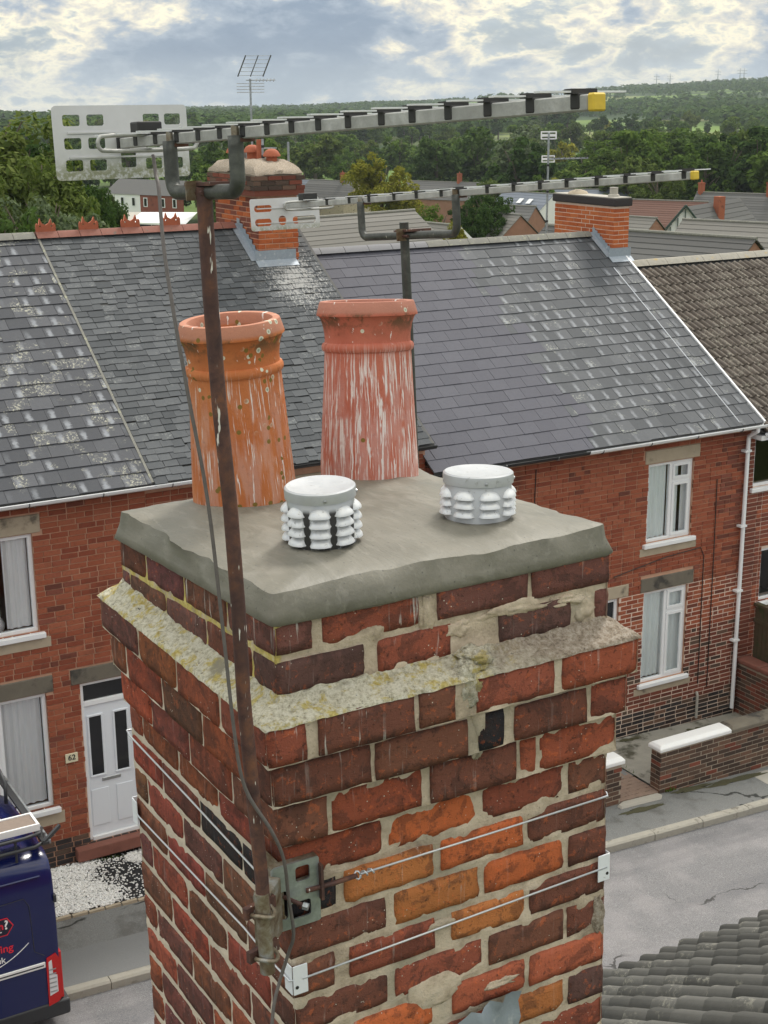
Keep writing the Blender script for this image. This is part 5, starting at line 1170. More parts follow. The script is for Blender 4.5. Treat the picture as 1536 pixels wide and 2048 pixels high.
# near house carrying the stack
nh = thing('near_house', 'house under the stack with grey rolled concrete tiles, bottom right', 'house')
q = MB(); EY, EZ, RY, RZ = 6.0, 4.80, 2.85, 7.0
q.add([(-6, EY-.02, EZ-.02), (14, EY-.02, EZ-.02), (14, RY, RZ-.02), (-6, RY, RZ-.02), (14, -.3, EZ-.02), (-6, -.3, EZ-.02)], [(0, 3, 2, 1), (3, 5, 4, 2), (0, 1, 4, 5), (0, 5, 3), (1, 2, 4)])
nr = q.build('roof', M['tile_dark'], nh)
q = MB(); q.box(-5.9, 13.9, .05, 5.7, -.8, 4.75); q.build('wall', M['brick_house'], nh)
MB().tube([(-6, EY+.09, EZ-.07), (14, EY+.09, EZ-.07)], .055, 10).build('gutter', M['black_gutter'], nh, True)
def near_tiles():
    ang = math.atan2(RZ-EZ, EY-RY); base = Matrix.Translation((14, EY+.03, EZ)) @ Matrix.Rotation(math.pi, 4, 'Z')   # local X runs to -X, Y up the slope
    rolled_tiles(nr, 0, 0, (0, 0), (1, 1), 'tile_near', .165, .30, .032, 0) if False else None
near_tiles()
def rolled_near(x0, x1, limit):
    W, gauge, roll, thick = .165, .300, .048, .036
    dy = RY-EY; dz = RZ-EZ; Ls = math.hypot(dy, dz); up = Vector((0, dy, dz)).normalized(); out = Vector((1, 0, 0)).cross(up)*-1
    if out.z < 0: out = -out
    m0 = Matrix(((1, 0, 0, 0), (0, up.y, out.y, EY+.03), (0, up.z, out.z, EZ-.01), (0, 0, 0, 1)))
    prof = [(0, 0), (.26*W, 0), (.34*W, roll*.5), (.45*W, roll*.92), (.60*W, roll), (.76*W, roll*.92), (.90*W, roll*.5), (W, .0)]; n = len(prof); vs = []
    for y, lift, bv in ((0, thick, -.012), (.020, thick+.004, 0), (gauge*1.05, .002, 0)): vs += [(x, y, z*(.86 if bv else 1)+lift+bv) for x, z in prof]
    vs += [(x, .004, -.004) for x, z in prof]
    fs = [(j*n+i, j*n+i+1, (j+1)*n+i+1, (j+1)*n+i) for j in range(2) for i in range(n-1)] + [(3*n+i, 3*n+i+1, i+1, i) for i in range(n-1)] + [(0, n, 2*n, 3*n), (n-1, 4*n-1, 3*n-1, 2*n-1)]
    mb = MB(); mb.add(vs, fs); me = mb.mesh('roof_tile', True); me.set_sharp_from_angle(angle=R(45)); me.materials.append(M['tile_near'])
    items = []
    for j in range(int(Ls/gauge)):
        x = x0 + (W/2 if j % 2 else 0)
        while x < x1: items.append((visible_rank(m0 @ Vector((x, j*gauge, 0))), len(items), x, j*gauge)); x += W
    items.sort(); rest = MB(); r = random.Random(77)
    for k, (rk, i, x, y) in enumerate(items):
        mm = m0 @ Matrix.Translation((x+r.uniform(-.004, .004), y+r.uniform(-.012, .012), r.uniform(0, .007))) @ Matrix.Rotation(r.uniform(-.015, .015), 4, 'Z')
        if k < limit:
            o = bpy.data.objects.new('roof_tile', me); col.objects.link(o); o.parent = nr; o.matrix_local = mm
        else: rest.add([mm @ Vector(v) for v in vs], fs)
    tag(rest.build('tiling', M['tile_near'], nr, True), kind='stuff')
rolled_near(1.9, 12, 260)
# ------------------------------------------------------------------ front gardens
bed = sheet('gravel_bed', 'membrane', 2.0, 6.4, 16.1, 17.38, .02)
rp = random.Random(3); pb = MB(); shapes = []
for k in range(8):
    vs = []; ph = rp.uniform(0, 6)
    for (z, r_) in ((-.5, .55), (.15, 1.0), (.75, .5)):
        for i in range(5): a = ph+i*2*math.pi/5; s = rp.uniform(.75, 1.15); vs.append((r_*s*math.cos(a), .7*r_*s*math.sin(a), z*.65))
    fs = [(j*5+i, j*5+(i+1) % 5, (j+1)*5+(i+1) % 5, (j+1)*5+i) for j in range(2) for i in range(5)]+[(10, 11, 12, 13, 14)]
    shapes.append((vs, fs))
def pebble(x, y, zl, s):
    vs, fs = rp.choice(shapes); m = Matrix.Translation((x, y, gz(x)+.02+zl)) @ Matrix.Rotation(rp.uniform(0, 6.28), 4, 'Z') @ Matrix.Rotation(rp.uniform(-.5, .5), 4, 'X') @ Matrix.Scale(s, 4)
    pb.add([m @ Vector(v) for v in vs], fs)
for i in range(17000):
    x = rp.uniform(3.2, 6.35); y = rp.uniform(16.12, 17.33); e = 5.22+.10*math.sin(y*7)+rp.gauss(0, .07)
    patch = (x-6.15)**2/.2+(y-17.15)**2/.04 < 1
    if x < e or patch: pebble(x, y, rp.uniform(.004, .03), rp.uniform(.014, .025))
    elif rp.random() < .10+.25*max(0, 1-(x-e)/.5)**2: pebble(x, y, .008, rp.uniform(.011, .020))
tag(pb.build('pebbles', M['pebble'], bed), kind='stuff', label='white pebbles spread over black membrane by the front door')
ed = MB()
for i in range(14): x = 3.3+i*.22; ed.box(x, x+.2, 16.06, 16.11, gz(x)-.05, gz(x)+.02+rp.uniform(0, .012))
tag(ed.build('bed_edging', M['stone'], bed), kind='stuff')
yard = sheet('front_yard', 'concrete', 13.75, 17.15, 15.7, 17.37, .05)
sheet('garden_path', 'patch_tarmac', 12.95, 13.76, 16.15, 17.37, .03)
sheet('front_yard', 'concrete', 6.4, 12.95, 16.1, 17.37, .03)
pth = tag(bpy.data.objects.new('paved_path', None), kind='structure'); col.objects.link(pth)
for j in range(8):
    for i in range(4):
        x = 12.98+i*.20+(.1 if j % 2 else 0)-.05; y = 15.52+j*.10
        q = MB(); q.box(max(12.97, x)+.003, min(13.74, x+.2)-.003, y+.003, y+.097, gz(x)-.02, gz(x)+.028+rp.uniform(-.003, .003)); bevel(q.build('paver', M['paver'], pth), .004, 1)
q = MB(); q.add([(12.86, 15.34, gz(12.9)+.006), (13.62, 15.33, gz(13.6)+.006), (13.72, 15.42, gz(13.7)+.006), (13.68, 15.50, gz(13.7)+.006), (13.0, 15.49, gz(13)+.006), (12.84, 15.42, gz(12.8)+.006),
                 (12.88, 15.36, gz(12.9)+.04), (13.60, 15.35, gz(13.6)+.04), (13.69, 15.42, gz(13.7)+.04), (13.66, 15.48, gz(13.7)+.04), (13.0, 15.48, gz(13)+.04), (12.87, 15.42, gz(12.8)+.04)],
                [(6, 7, 8, 9, 10, 11)]+[(i, (i+1) % 6, (i+1) % 6+6, i+6) for i in range(6)])
tag(q.build('threshold_stone', M['concrete_pale'], None), 'pale stone threshold at the end of the paved path', 'stone')
def garden_wall(label, x0, x1, y0, y1, zb, zt, mat, copes, slope=True, group=None):
    th = thing('garden_wall', label, 'wall', ((x0+x1)/2, (y0+y1)/2, 0), group=group); th.location = (0, 0, 0)
    q = MB(); q.box(x0+.006, x1-.006, y0+.006, y1-.006, zb-.3, zt); c = q.build('wall_core', M['mortar_grey'], th)
    lay_bricks(c, face(x0, y0, zb-.15), x1-x0, zt-zb+.15, [], mat, D=.02, limit=200, seed=int(x0*10), zoff=0)
    lay_bricks(c, face(x0, y1, zb-.15, R(-90)), y1-y0, zt-zb+.15, [], mat, D=.02, limit=60, seed=int(x0*10)+1)
    for (a, e, f, g, h, m_) in copes:
        q = MB(); q.add([(a, f, zt+.001), (e, f, zt+.001), (e, g, zt+.001), (a, g, zt+.001), (a, f, zt+h*.55), (e, f, zt+h*.55), (e, g, zt+h*.55), (a, g, zt+h*.55), (a+.04, f+.05, zt+h), (e-.04, f+.05, zt+h), (e-.04, g-.05, zt+h), (a+.04, g-.05, zt+h)],
                        [(3, 2, 1, 0), (0, 1, 5, 4), (1, 2, 6, 5), (2, 3, 7, 6), (3, 0, 4, 7), (4, 5, 9, 8), (5, 6, 10, 9), (6, 7, 11, 10), (7, 4, 8, 11), (8, 9, 10, 11)])
        bevel(q.build('coping_stone', M[m_], th), .008, 1)
    return th
bw = lambda a, z, r: 'brick_brindle' if r.random() < .94 else 'brick_dark'
zt = .36
garden_wall('low brindled brick front wall with white painted coping end, beside the path', 13.72, 18.6, 15.50, 15.72, -.27, zt, bw, [(13.68, 15.12, 15.46, 15.76, .10, 'white_paint'), (15.13, 16.25, 15.45, 15.77, .10, 'stone_dark'), (16.27, 17.5, 15.45, 15.77, .10, 'stone_dark'), (17.52, 18.6, 15.45, 15.77, .10, 'stone_dark')])
garden_wall('brick wall end with white painted cap on the left of the path', 10.2, 12.965, 15.50, 15.72, -.22, .36, bw, [(11.9, 13.0, 15.46, 15.76, .11, 'white_paint'), (10.2, 11.89, 15.46, 15.76, .11, 'stone_dark')])
sw = garden_wall('brick side wall with red brick coping running from the drainpipe corner', 17.02, 17.25, 15.73, 17.38, -.35, .50, lambda a, z, r: 'brick_dark' if r.random() < .5 else 'brick_brindle', [])
for i in range(3): q = MB(); q.box(16.99, 17.28, 15.74+i*.548, 15.74+i*.548+.538, .502, .60); bevel(q.build('coping_stone', M['ridge_red'], sw), .03, 3)
fn = thing('wooden_fence', 'dark mossy vertical board fence behind the side wall', 'fence', (17.4, 16.5, 0)); fn.location = (0, 0, 0)
for i in range(15): y = 15.9+i*.098; MB().box(17.36, 17.38, y+.004, y+.094, -.3, 1.50).build('board', M['fence_wood'], fn)
for z in (.35, 1.2): MB().box(17.33, 17.359, 15.85, 17.37, z, z+.07).build('rail', M['fence_wood'], fn)
MB().box(17.31, 17.41, 15.85, 17.37, 1.502, 1.55).build('capping_rail', M['fence_wood'], fn)
for (x, y, rx, ry, nm) in ((15.9, 17.0, .35, .15, 0), (14.55, 17.25, .3, .06, 1), (14.3, 15.42, .5, .07, 2), (15.2, 15.35, .7, .09, 3), (13.2, 15.2, .5, .07, 4)):
    q = MB(); rr_ = random.Random(nm); n = 26; zz = .056 if y > 15.7 else .005
    pts = [(x+rx*math.cos(2*math.pi*i/n)*rr_.uniform(.55, 1.15), y+ry*math.sin(2*math.pi*i/n)*rr_.uniform(.55, 1.2)) for i in range(n)]
    q.add([(a, c, gz(a)+zz) for a, c in pts]+[(x, y, gz(x)+zz+.012)], [(i, (i+1) % n, n) for i in range(n)]); tag(q.build('moss_patch', M['moss'], None, True), kind='stuff')
sheet('paving_slab', 'concrete_pale', 15.5, 18.0, 15.0, 15.40, .004)
tf = MB(); rt = random.Random(9)
for (x, y) in [(13.85+.03*i, 15.47) for i in range(6)]+[(14.0+.02*i, 17.33) for i in range(8)]+[(13.78, 16.2+.09*i) for i in range(10)]+[(5.3+.05*i, 17.28) for i in range(9)]:
    for k in range(7):
        a = rt.uniform(0, 6.28); h = rt.uniform(.03, .09); w_ = .006; d = Vector((math.cos(a), math.sin(a), 0)); p = Vector((x+rt.uniform(-.03, .03), y+rt.uniform(-.02, .02), gz(x)+.02)); s = Vector((-d.y, d.x, 0))*w_
        tf.tri(p-s, p+s, p+d*h*.6+Vector((0, 0, h)))
tag(tf.build('weeds', M['grass'], None), kind='stuff')
MB_ = MB(); MB_.box(13.52, 13.66, YF-.16, YF-.02, -.20, .05); 
tag(bevel(MB_.build('meter_box', M['stone'], None), .01, 1), 'small stone-coloured box at the foot of the wall by the right-hand door', 'box')

# ------------------------------------------------------------------ van
van = thing('parked_van', 'dark blue panel van with roof rack parked half on the pavement', 'van', (1.2, 15.0, .12)); van.location = (0, 0, 0)
def vsec(x, top, half, bot, rnd_=1.0):
    yc = 15.0; pts = []
    for y, z in ((-1.0, 0.0), (-1.0, .45), (-1.0, .62), (-.985, .80), (-.955, .90), (-.88, .965), (-.75, .99), (-.4, 1.0), (0, 1.005)): pts.append((y, z))
    pts += [(-a, c) for a, c in pts[-2::-1]]
    return [(x, yc+y*half, bot+(top-bot)*z) for y, z in pts]
secs = [vsec(3.86, 2.02, .93, .42), vsec(3.84, 2.10, .985, .38), vsec(3.78, 2.13, 1.0, .36), vsec(2.5, 2.15, 1.0, .34), vsec(1.0, 2.15, 1.0, .34), vsec(.2, 2.12, 1.0, .34), vsec(-.25, 1.98, .98, .34), vsec(-.75, 1.35, .97, .32), vsec(-1.3, 1.15, .93, .32), vsec(-1.5, .95, .84, .34), vsec(-1.55, .7, .78, .36)]
q = MB(); n = len(secs[0])
for s in secs: q.v += s
for k in range(len(secs)-1):
    for i in range(n-1): q.f.append((k*n+i, k*n+i+1, (k+1)*n+i+1, (k+1)*n+i))
    q.f.append((k*n+n-1, k*n, (k+1)*n, (k+1)*n+n-1))
q.f.append(tuple(range(n-1, -1, -1))); q.f.append(tuple(range((len(secs)-1)*n, len(secs)*n)))
body = q.build('body', M['van_paint'], van); auto_smooth(body, 38); SY = 14.0
for x0, x1 in ((2.7, 2.75), (3.05, 3.1)): pass
for i in range(6): q = MB(); y = 14.35+i*.26; q.box(1.0, 3.6, y-.05, y+.05, 2.14, 2.158); bevel(q.build('roof_rib', M['van_paint'], body), .015, 2)
gap = [(3.0, 1.70), (3.50, 1.72), (3.555, 1.62), (3.575, 1.05), (3.68, .97)]
MB().tube([(x, SY-.001+.012*max(0, z-1.5), z) for x, z in gap], .004, 5).build('panel_gap', M['van_trim'], body)
MB().tube([(x, SY+.02+.0*x, 1.93) for x in (1.0, 3.7)], .012, 6).build('roof_seam', M['van_paint'], body)
q = MB(); q.box(.4, 3.68, SY-.018, SY+.001, .825, .895); bevel(q.build('rub_strip', M['white_vinyl'], body), .006, 1)
q = MB(); q.box(.4, 3.66, SY-.022, SY-.016, .852, .866); q.build('strip_inset', M['van_trim'], body)
lt = outline('tail_light', [[(3.685, .33), (3.80, .36), (3.845, .42), (3.835, .90), (3.80, .965), (3.70, .93), (3.69, .85)]], .05, M['red_lens'], van, frame_m((0, SY+.012, 0), (1, 0, 0), (0, 0, 1)))
outline('clear_lens', [[(3.705, .46), (3.80, .49), (3.80, .70), (3.755, .72), (3.75, .90), (3.715, .88)]], .006, M['clear_lens'], lt, frame_m((0, SY-.016, 0), (1, 0, 0), (0, 0, 1)))
for i in range(6): MB().box(3.71, 3.79, SY-.0215, SY-.0195, .50+i*.055, .515+i*.055).build('lens_bar', M['steel'], lt)
q = MB(); q.box(3.835, 3.875, SY+.03, SY+.2, .36, .95); bevel(q.build('tail_light', M['red_lens'], van), .01, 1)
q = MB(); q.box(3.835, 3.875, 15.8, 15.97, .36, .95); bevel(q.build('tail_light', M['red_lens'], van), .01, 1)
q = MB(); q.box(3.0, 3.93, SY-.01, 16.01, .16, .355); bevel(q.build('bumper', M['van_trim'], van), .03, 3)
q = MB(); q.box(3.83, 3.86, SY-.012, SY+.05, 1.58, 1.67); bevel(q.build('door_hinge', M['van_trim'], van), .006, 1)
for y in (14.06, 15.94):
    for x in (2.45, -.75):
        q = MB(); q.lathe([(.001, .11), (.2, .115), (.30, .10), (.335, .05), (.335, -.05), (.30, -.1)], 28); wv = auto_smooth(q.build('wheel', M['tyre'], van), 40); wv.matrix_local = Matrix.Translation((x, y+(.02 if y < 15 else -.02), .44)) @ Matrix.Rotation(R(90 if y < 15 else -90), 4, 'X')
        q = MB(); q.lathe([(.001, .12), (.17, .118), (.2, .10)], 20); auto_smooth(q.build('hub', M['steel'], wv), 40)
q = MB(); q.quad((-.26, 14.15, 1.93), (-.26, 15.85, 1.93), (-.74, 15.8, 1.38), (-.74, 14.2, 1.38)); [q.v.__setitem__(i, (v[0]-.03, v[1], v[2]+.03)) for i, v in enumerate(q.v)]; q.build('windscreen', M['dark_glass'], van)
q = MB(); q.quad((.9, SY-.004, 1.3), (-.45, SY-.004+.03, 1.3), (-.1, SY+.03, 1.85), (.9, SY+.012, 1.85)); q.build('cab_window', M['dark_glass'], van)
for y in (14.3, 15.7): q = MB(); q.box(-1.5, -1.35, y-.14, y+.14, .75, .98); bevel(q.build('headlight', M['clear_lens'], van), .03, 2)
# signwriting on the side as far as the picture shows it
T = lambda x, z: frame_m((x, SY-.004, z), (1, 0, 0), (0, 0, 1))
outline('logo_panel', [[(2.9, 1.345), (3.30, 1.345), (3.375, 1.45), (3.31, 1.555), (2.9, 1.555)]], .003, M['red_vinyl'], body, T(0, 0))
outline('logo_field', [[(2.9, 1.357), (3.294, 1.357), (3.361, 1.45), (3.304, 1.543), (2.9, 1.543)]], .003, M['dark_vinyl'], body, frame_m((0, SY-.006, 0), (1, 0, 0), (0, 0, 1)))
lettering('logo_lettering', 'hich', .12, M['red_vinyl'], body, frame_m((3.265, SY-.009, 1.432), (1, 0, 0), (0, 0, 1)), .001, 'RIGHT', .003)
lettering('logo_lettering', '?', .15, M['white_vinyl'], body, frame_m((3.268, SY-.009, 1.425), (1, 0, 0), (0, 0, 1)), .001, 'LEFT', .003)
MB().box(2.95, 3.24, SY-.010, SY-.008, 1.395, 1.406).build('logo_rule', M['white_vinyl'], body)
lettering('signwriting', 'ofing', .125, M['red_vinyl'], body, frame_m((3.35, SY-.004, 1.15), (1, 0, 0), (0, 0, 1)), .001, 'RIGHT', .002)
lettering('signwriting', 'uk', .10, M['white_vinyl'], body, frame_m((3.255, SY-.004, 1.025), (1, 0, 0), (0, 0, 1)), .001, 'RIGHT', .001)
MB().tube([(2.9+.62*i/14, SY-.002, .94+.24*(i/14)**2.2) for i in range(15)], .005, 5).build('sweep_line', M['white_vinyl'], body)
rk = thing('roof_rack', 'black tubular roof rack fixed on top of the blue van', 'rack', (2.4, 15, 2.2)); rk.location = (0, 0, 0)
for y in (14.10, 15.9): MB().tube([(.8, y, 2.24), (3.7, y, 2.24), (3.82, y+(.05 if y < 15 else -.05), 2.25), (3.86, y+(.18 if y < 15 else -.18), 2.27)], .022, 10).build('side_rail', M['van_trim'], rk, True)
MB().tube([(.8, 14.12, 2.36), (3.6, 14.12, 2.36), (3.78, 14.16, 2.36), (3.84, 14.3, 2.34)], .02, 10).build('upper_rail', M['van_trim'], rk, True)
for x in (3.82, 2.9, 1.9, 1.0): q = MB(); q.box(x-.035, x+.035, 14.08, 15.92, 2.245, 2.275); q.build('cross_bar', M['van_trim'], rk); q = MB(); q.box(x+.036, x+.06, 14.1, 15.9, 2.24, 2.28); q.build('bar_trim', M['galv'], rk)
for x in (3.5, 2.2, 1.0):
    for y in (14.13, 15.87): MB().tube([(x, y, 2.10), (x, y, 2.36)], .015, 8).build('rack_foot', M['van_trim'], rk)
MB().beam((3.80, 14.10, 2.27), (4.02, 14.22, 2.36), .03, .04).build('ladder_hook', M['van_trim'], rk)
MB().tube([(3.70, 15.2, 2.27), (3.72, 15.25, 2.5), (3.72, 15.45, 2.56), (3.72, 15.8, 2.56), (3.72, 15.88, 2.5), (3.72, 15.9, 2.27)], .022, 10).build('hoop', M['van_trim'], rk, True)
bd = thing('roof_board', 'brown board with white edging lying on the van roof rack', 'board', (2.6, 14.3, 2.4)); bd.location = (0, 0, 0)
q = MB(); q.box(1.4, 3.76, 14.20, 14.46, 2.41, 2.45); q.build('panel', M['board_brown'], bd); 
for y in (14.175, 14.462): q = MB(); q.box(1.4, 3.79, y, y+.023, 2.385, 2.462); q.build('edging', M['white_paint'], bd)
q = MB(); q.box(3.762, 3.788, 14.199, 14.461, 2.385, 2.46); q.build('edging', M['white_paint'], bd)
# ------------------------------------------------------------------ houses beyond
def far_house(name, label, p1, p2, zr, span, drop, roofm, wallm='brick_house', wall_h=2.6, courses=9, chim=(), group='houses beyond the terrace', bare=False, slip=0.0, windows=(), barge=None, tail=8.0):
    p1 = Vector((*p1, zr)); p2 = Vector((*p2, zr)); d = (p2-p1); L = d.length; d.normalize(); nn = Vector((-d.y, d.x, 0))
    if nn.dot(CAM-p1) < 0: nn = -nn                 # nn: towards the viewer
    th = thing(name, label, 'house', (p1+p2)/2 - Vector((0, 0, drop+wall_h)), group=group); o = Vector(th.location)
    P = lambda s, t_, z: p1 + d*s + nn*t_ + Vector((0, 0, z)) - o
    ov = .25; q = MB()
    # walls with gables
    hs = span/2-.2; vs = [P(.05, -hs, -drop-wall_h-tail), P(L-.05, -hs, -drop-wall_h-tail), P(L-.05, hs, -drop-wall_h-tail), P(.05, hs, -drop-wall_h-tail), P(.05, -hs, -drop+.05), P(L-.05, -hs, -drop+.05), P(L-.05, hs, -drop+.05), P(.05, hs, -drop+.05), P(.05, 0, -.12), P(L-.05, 0, -.12)]
    q.add(vs, [(0, 1, 5, 4), (2, 3, 7, 6), (1, 2, 6, 9, 5), (3, 0, 4, 8, 7)]); q.build('wall', M[wallm], th)
    q = MB(); ns = courses
    for sgn in (1, -1):
        for i in range(ns):
            a = i/ns; c = (i+1)/ns; st = .035
            v = [P(-.08, sgn*span/2*a, -drop*a+.002), P(L+.08, sgn*span/2*a, -drop*a+.002), P(L+.08, sgn*span/2*c, -drop*c+st), P(-.08, sgn*span/2*c, -drop*c+st), P(-.08, sgn*span/2*c, -drop*c-.03), P(L+.08, sgn*span/2*c, -drop*c-.03), P(L+.08, sgn*span/2*a, -drop*a-.05), P(-.08, sgn*span/2*a, -drop*a-.05)]
            q.add(v, [(0, 1, 2, 3), (3, 2, 5, 4), (0, 3, 4, 7), (1, 6, 5, 2), (7, 4, 5, 6)])
    rf = q.build('roof', M[roofm], th)
    q = MB(); q.tube([P(-.1, 0, .02), P(L+.1, 0, .02)], .10, 8); q.build('ridge', M['ridge_grey'], rf)
    for (s, h, w_) in chim:
        q = MB(); c = P(s, 0, 0); q.box(c.x-w_, c.x+w_, c.y-.3, c.y+.3, c.z-.6, c.z+h); q.box(c.x-w_-.06, c.x+w_+.06, c.y-.36, c.y+.36, c.z+h-.2, c.z+h-.08); ch = q.build('chimney', M['brick_house'], th)
        q = MB(); q.lathe([(.12, 0), (.10, .35), (.12, .38), (.001, .38)], 8, c+Vector((0, 0, h))); q.build('pot', M['ridge_orange'], ch)
    for (s, t_, z, w_, h, mt) in windows:
        q = MB(); a = P(s, hs+.02, z); e = P(s+w_, hs+.02, z); q.quad(a, e, e+Vector((0, 0, h)), a+Vector((0, 0, h))); f_ = q.build('window', M['upvc'], th)
        q = MB(); a = P(s+w_*.14, hs+.04, z+h*.08); e = P(s+w_*.86, hs+.04, z+h*.08); q.quad(a, e, e+Vector((0, 0, h*.84)), a+Vector((0, 0, h*.84))); q.build('pane', M[mt], f_)
    if barge is not None:
        for s in ((L+.10,) if barge != 'both' else (L+.10, -.10)):
            for sgn in (1, -1): MB().beam(P(s, 0, .0), P(s, sgn*span/2, -drop), .06, .22).build('bargeboard', M['upvc'], th)
    return th, P, L
far_house('bungalow', 'grey tiled house roof just beyond the terrace, between the two brick chimneys', (37.8, 78.1), (48.3, 80.3), 3.1, 9.5, 3.0, 'tile_grey', 'far_brick', 2.5, 13)
far_house('brick_house', 'small brick house with white bargeboards peeping over the new slates', (57.6, 98.0), (58.6, 91.2), .9, 6.5, 2.6, 'tile_grey', 'far_brick', 2.6, 9, barge=1)
far_house('brick_house', 'brick house with plain brick gable and tiled roof left of the orange chimney', (84.4, 127.5), (85.3, 121.0), -1.4, 7.5, 2.9, 'tile_grey', 'far_brick', 2.6, 10)
far_house('brick_house', 'brick house with small gable immediately right of the orange chimney', (88.0, 112.0), (89.8, 105.7), -.9, 7.0, 2.6, 'tile_grey', 'far_brick', 2.6, 9)
far_house('bungalow', 'long grey tiled roof behind the brown tiled house, nearest on the right', (47.2, 64.5), (50.9, 52.6), 3.3, 9.0, 2.9, 'tile_dark', 'far_brick', 2.5, 12)
far_house('bungalow', 'tiled roof at the right edge above the long grey one', (67.4, 76.5), (71.5, 66.5), 1.9, 8.5, 2.7, 'tile_grey', 'far_brick', 2.5, 10)
far_house('brick_house', 'house with wide red-brown tiled roof right of the orange chimney', (125.6, 160.0), (132.9, 146.4), -3.4, 10, 3.6, 'tile_redbrown', 'far_brick', 2.6, 14)
far_house('terrace_row', 'row of grey roofed houses with two brick chimneys below the wood, far right', (148.5, 165.9), (158.0, 147.5), -3.7, 9, 3.6, 'tile_dark', 'far_brick', 4.2, 11, chim=((.6, 1.4, .4), (11.0, 1.7, .6)))
far_house('terrace_row', 'slate roofed row with brick stacks behind the orange chimney', (154.5, 209.0), (168.4, 198.6), -5.6, 9, 3.0, 'tile_blue', 'far_brick', 4.4, 8, chim=((11.0, 1.5, .5), (16.6, 1.6, .5)))
th, P, L = far_house('slate_house', 'white walled house with blue slate roof and two rooflights', (132.8, 193.0), (134.8, 182.5), -4.3, 9, 3.2, 'tile_blue', 'white_paint', 4.0, 8)
for s in (5.0, 7.0): q = MB(); a = P(s, 1.6, -.95); q.quad(a, P(s+.9, 1.6, -.95), P(s+.9, 2.5, -1.6), P(s, 2.5, -1.6)); [q.v.__setitem__(i, (v[0], v[1], v[2]+.16)) for i, v in enumerate(q.v)]; q.build('rooflight', M['clear_lens'], th)
far_house('brick_house', 'house with dark hipped-looking roof below the blue slate one', (101.5, 152.0), (105.1, 146.0), -2.8, 9, 3.0, 'tile_dark', 'far_brick', 2.6, 9)
far_house('slate_house', 'blue slate roofed house beside the mushroom-cowled chimney', (152.5, 309.0), (157.5, 299.7), -8.0, 10, 3.4, 'tile_blue', 'far_brick', 4.2, 8, chim=((1.0, 1.6, .5),))
far_house('terrace_row', 'dark roofed house with white chimney left of the yellowing tree', (138.8, 272.0), (143.5, 259.5), -6.1, 10, 3.8, 'tile_dark', 'stone', 3.0, 9, chim=((9.0, 1.6, .5),))
far_house('terrace_row', 'long dark roof behind the smaller aerial, right of the yellowing tree', (172.0, 288.5), (180.3, 270.0), -8.1, 10, 3.6, 'tile_dark', 'far_brick', 4.2, 8, chim=((14.0, 1.9, .5),))
# half-timbered gable
th = thing('half_timbered_house', 'house with black and white half-timbered gable and tall chimney', 'house', (110, 123, -10.5), group='houses beyond the terrace'); O = Vector(th.location)
ap = Vector((108.2, 122.6, -1.6)); bd_ = Vector((.90, .44, 0)).normalized(); tw = Vector((.866, -.5, 0)) 
hw, dp_ = 3.9, 4.7
q = MB(); q.add([ap-O, ap-O+tw*hw-Vector((0, 0, dp_)), ap-O-tw*hw-Vector((0, 0, dp_))], [(0, 2, 1)]); q.add([ap-O+tw*3.5-Vector((0, 0, dp_)), ap-O-tw*3.5-Vector((0, 0, dp_)), ap-O-tw*3.5-Vector((0, 0, 12)), ap-O+tw*3.5-Vector((0, 0, 12))], [(0, 1, 2, 3)]); q.build('gable', M['white_paint'], th)
toC = (CAM-ap); toC.z = 0; toC.normalize()
q = MB(); q.add([ap-O+tw*3.5-Vector((0, 0, dp_+.1))+toC*.1, ap-O-tw*3.5-Vector((0, 0, dp_+.1))+toC*.1, ap-O-tw*3.5-Vector((0, 0, 12))+toC*.1, ap-O+tw*3.5-Vector((0, 0, 12))+toC*.1], [(0, 1, 2, 3)]); q.build('lower_wall', M['brick_house'], th)
tim = simple('timber_green', (.02, .045, .035), .6)
for s in (1, -1): MB().beam(ap-O+toC*.2+Vector((0, 0, .15)), ap-O+toC*.2+tw*s*hw*1.05-Vector((0, 0, dp_*1.02)), .2, .38, toC).build('bargeboard', tim, th)
MB().beam(ap-O+toC*.16+tw*hw-Vector((0, 0, dp_)), ap-O+toC*.16-tw*hw-Vector((0, 0, dp_)), .2, .26, toC).build('timber', tim, th)
for i in range(-4, 5): x = i*.78; MB().beam(ap-O+toC*.16+tw*x-Vector((0, 0, dp_)), ap-O+toC*.16+tw*x-Vector((0, 0, dp_*abs(x)/hw+.25)), .1, .15, toC).build('timber', tim, th)
q = MB(); R2 = bd_*16; ns = 10
for sgn in (1, -1):
    for i in range(ns):
        a, c = i/ns, (i+1)/ns; f0 = lambda k, z: ap-O+tw*sgn*hw*k-Vector((0, 0, dp_*k-z))
        q.add([f0(a, 0)+toC*.3, f0(a, 0)+R2, f0(c, .06)+R2, f0(c, .06)+toC*.3, f0(c, -.06)+R2, f0(c, -.06)+toC*.3], [(0, 1, 2, 3), (3, 2, 4, 5)])
q.build('roof', M['tile_dark'], th)
c = ap-O+bd_*6.5+tw*1.2; q = MB(); q.box(c.x-.45, c.x+.45, c.y-.45, c.y+.45, -6, 9.6); q.build('chimney', M['brick_house'], th)
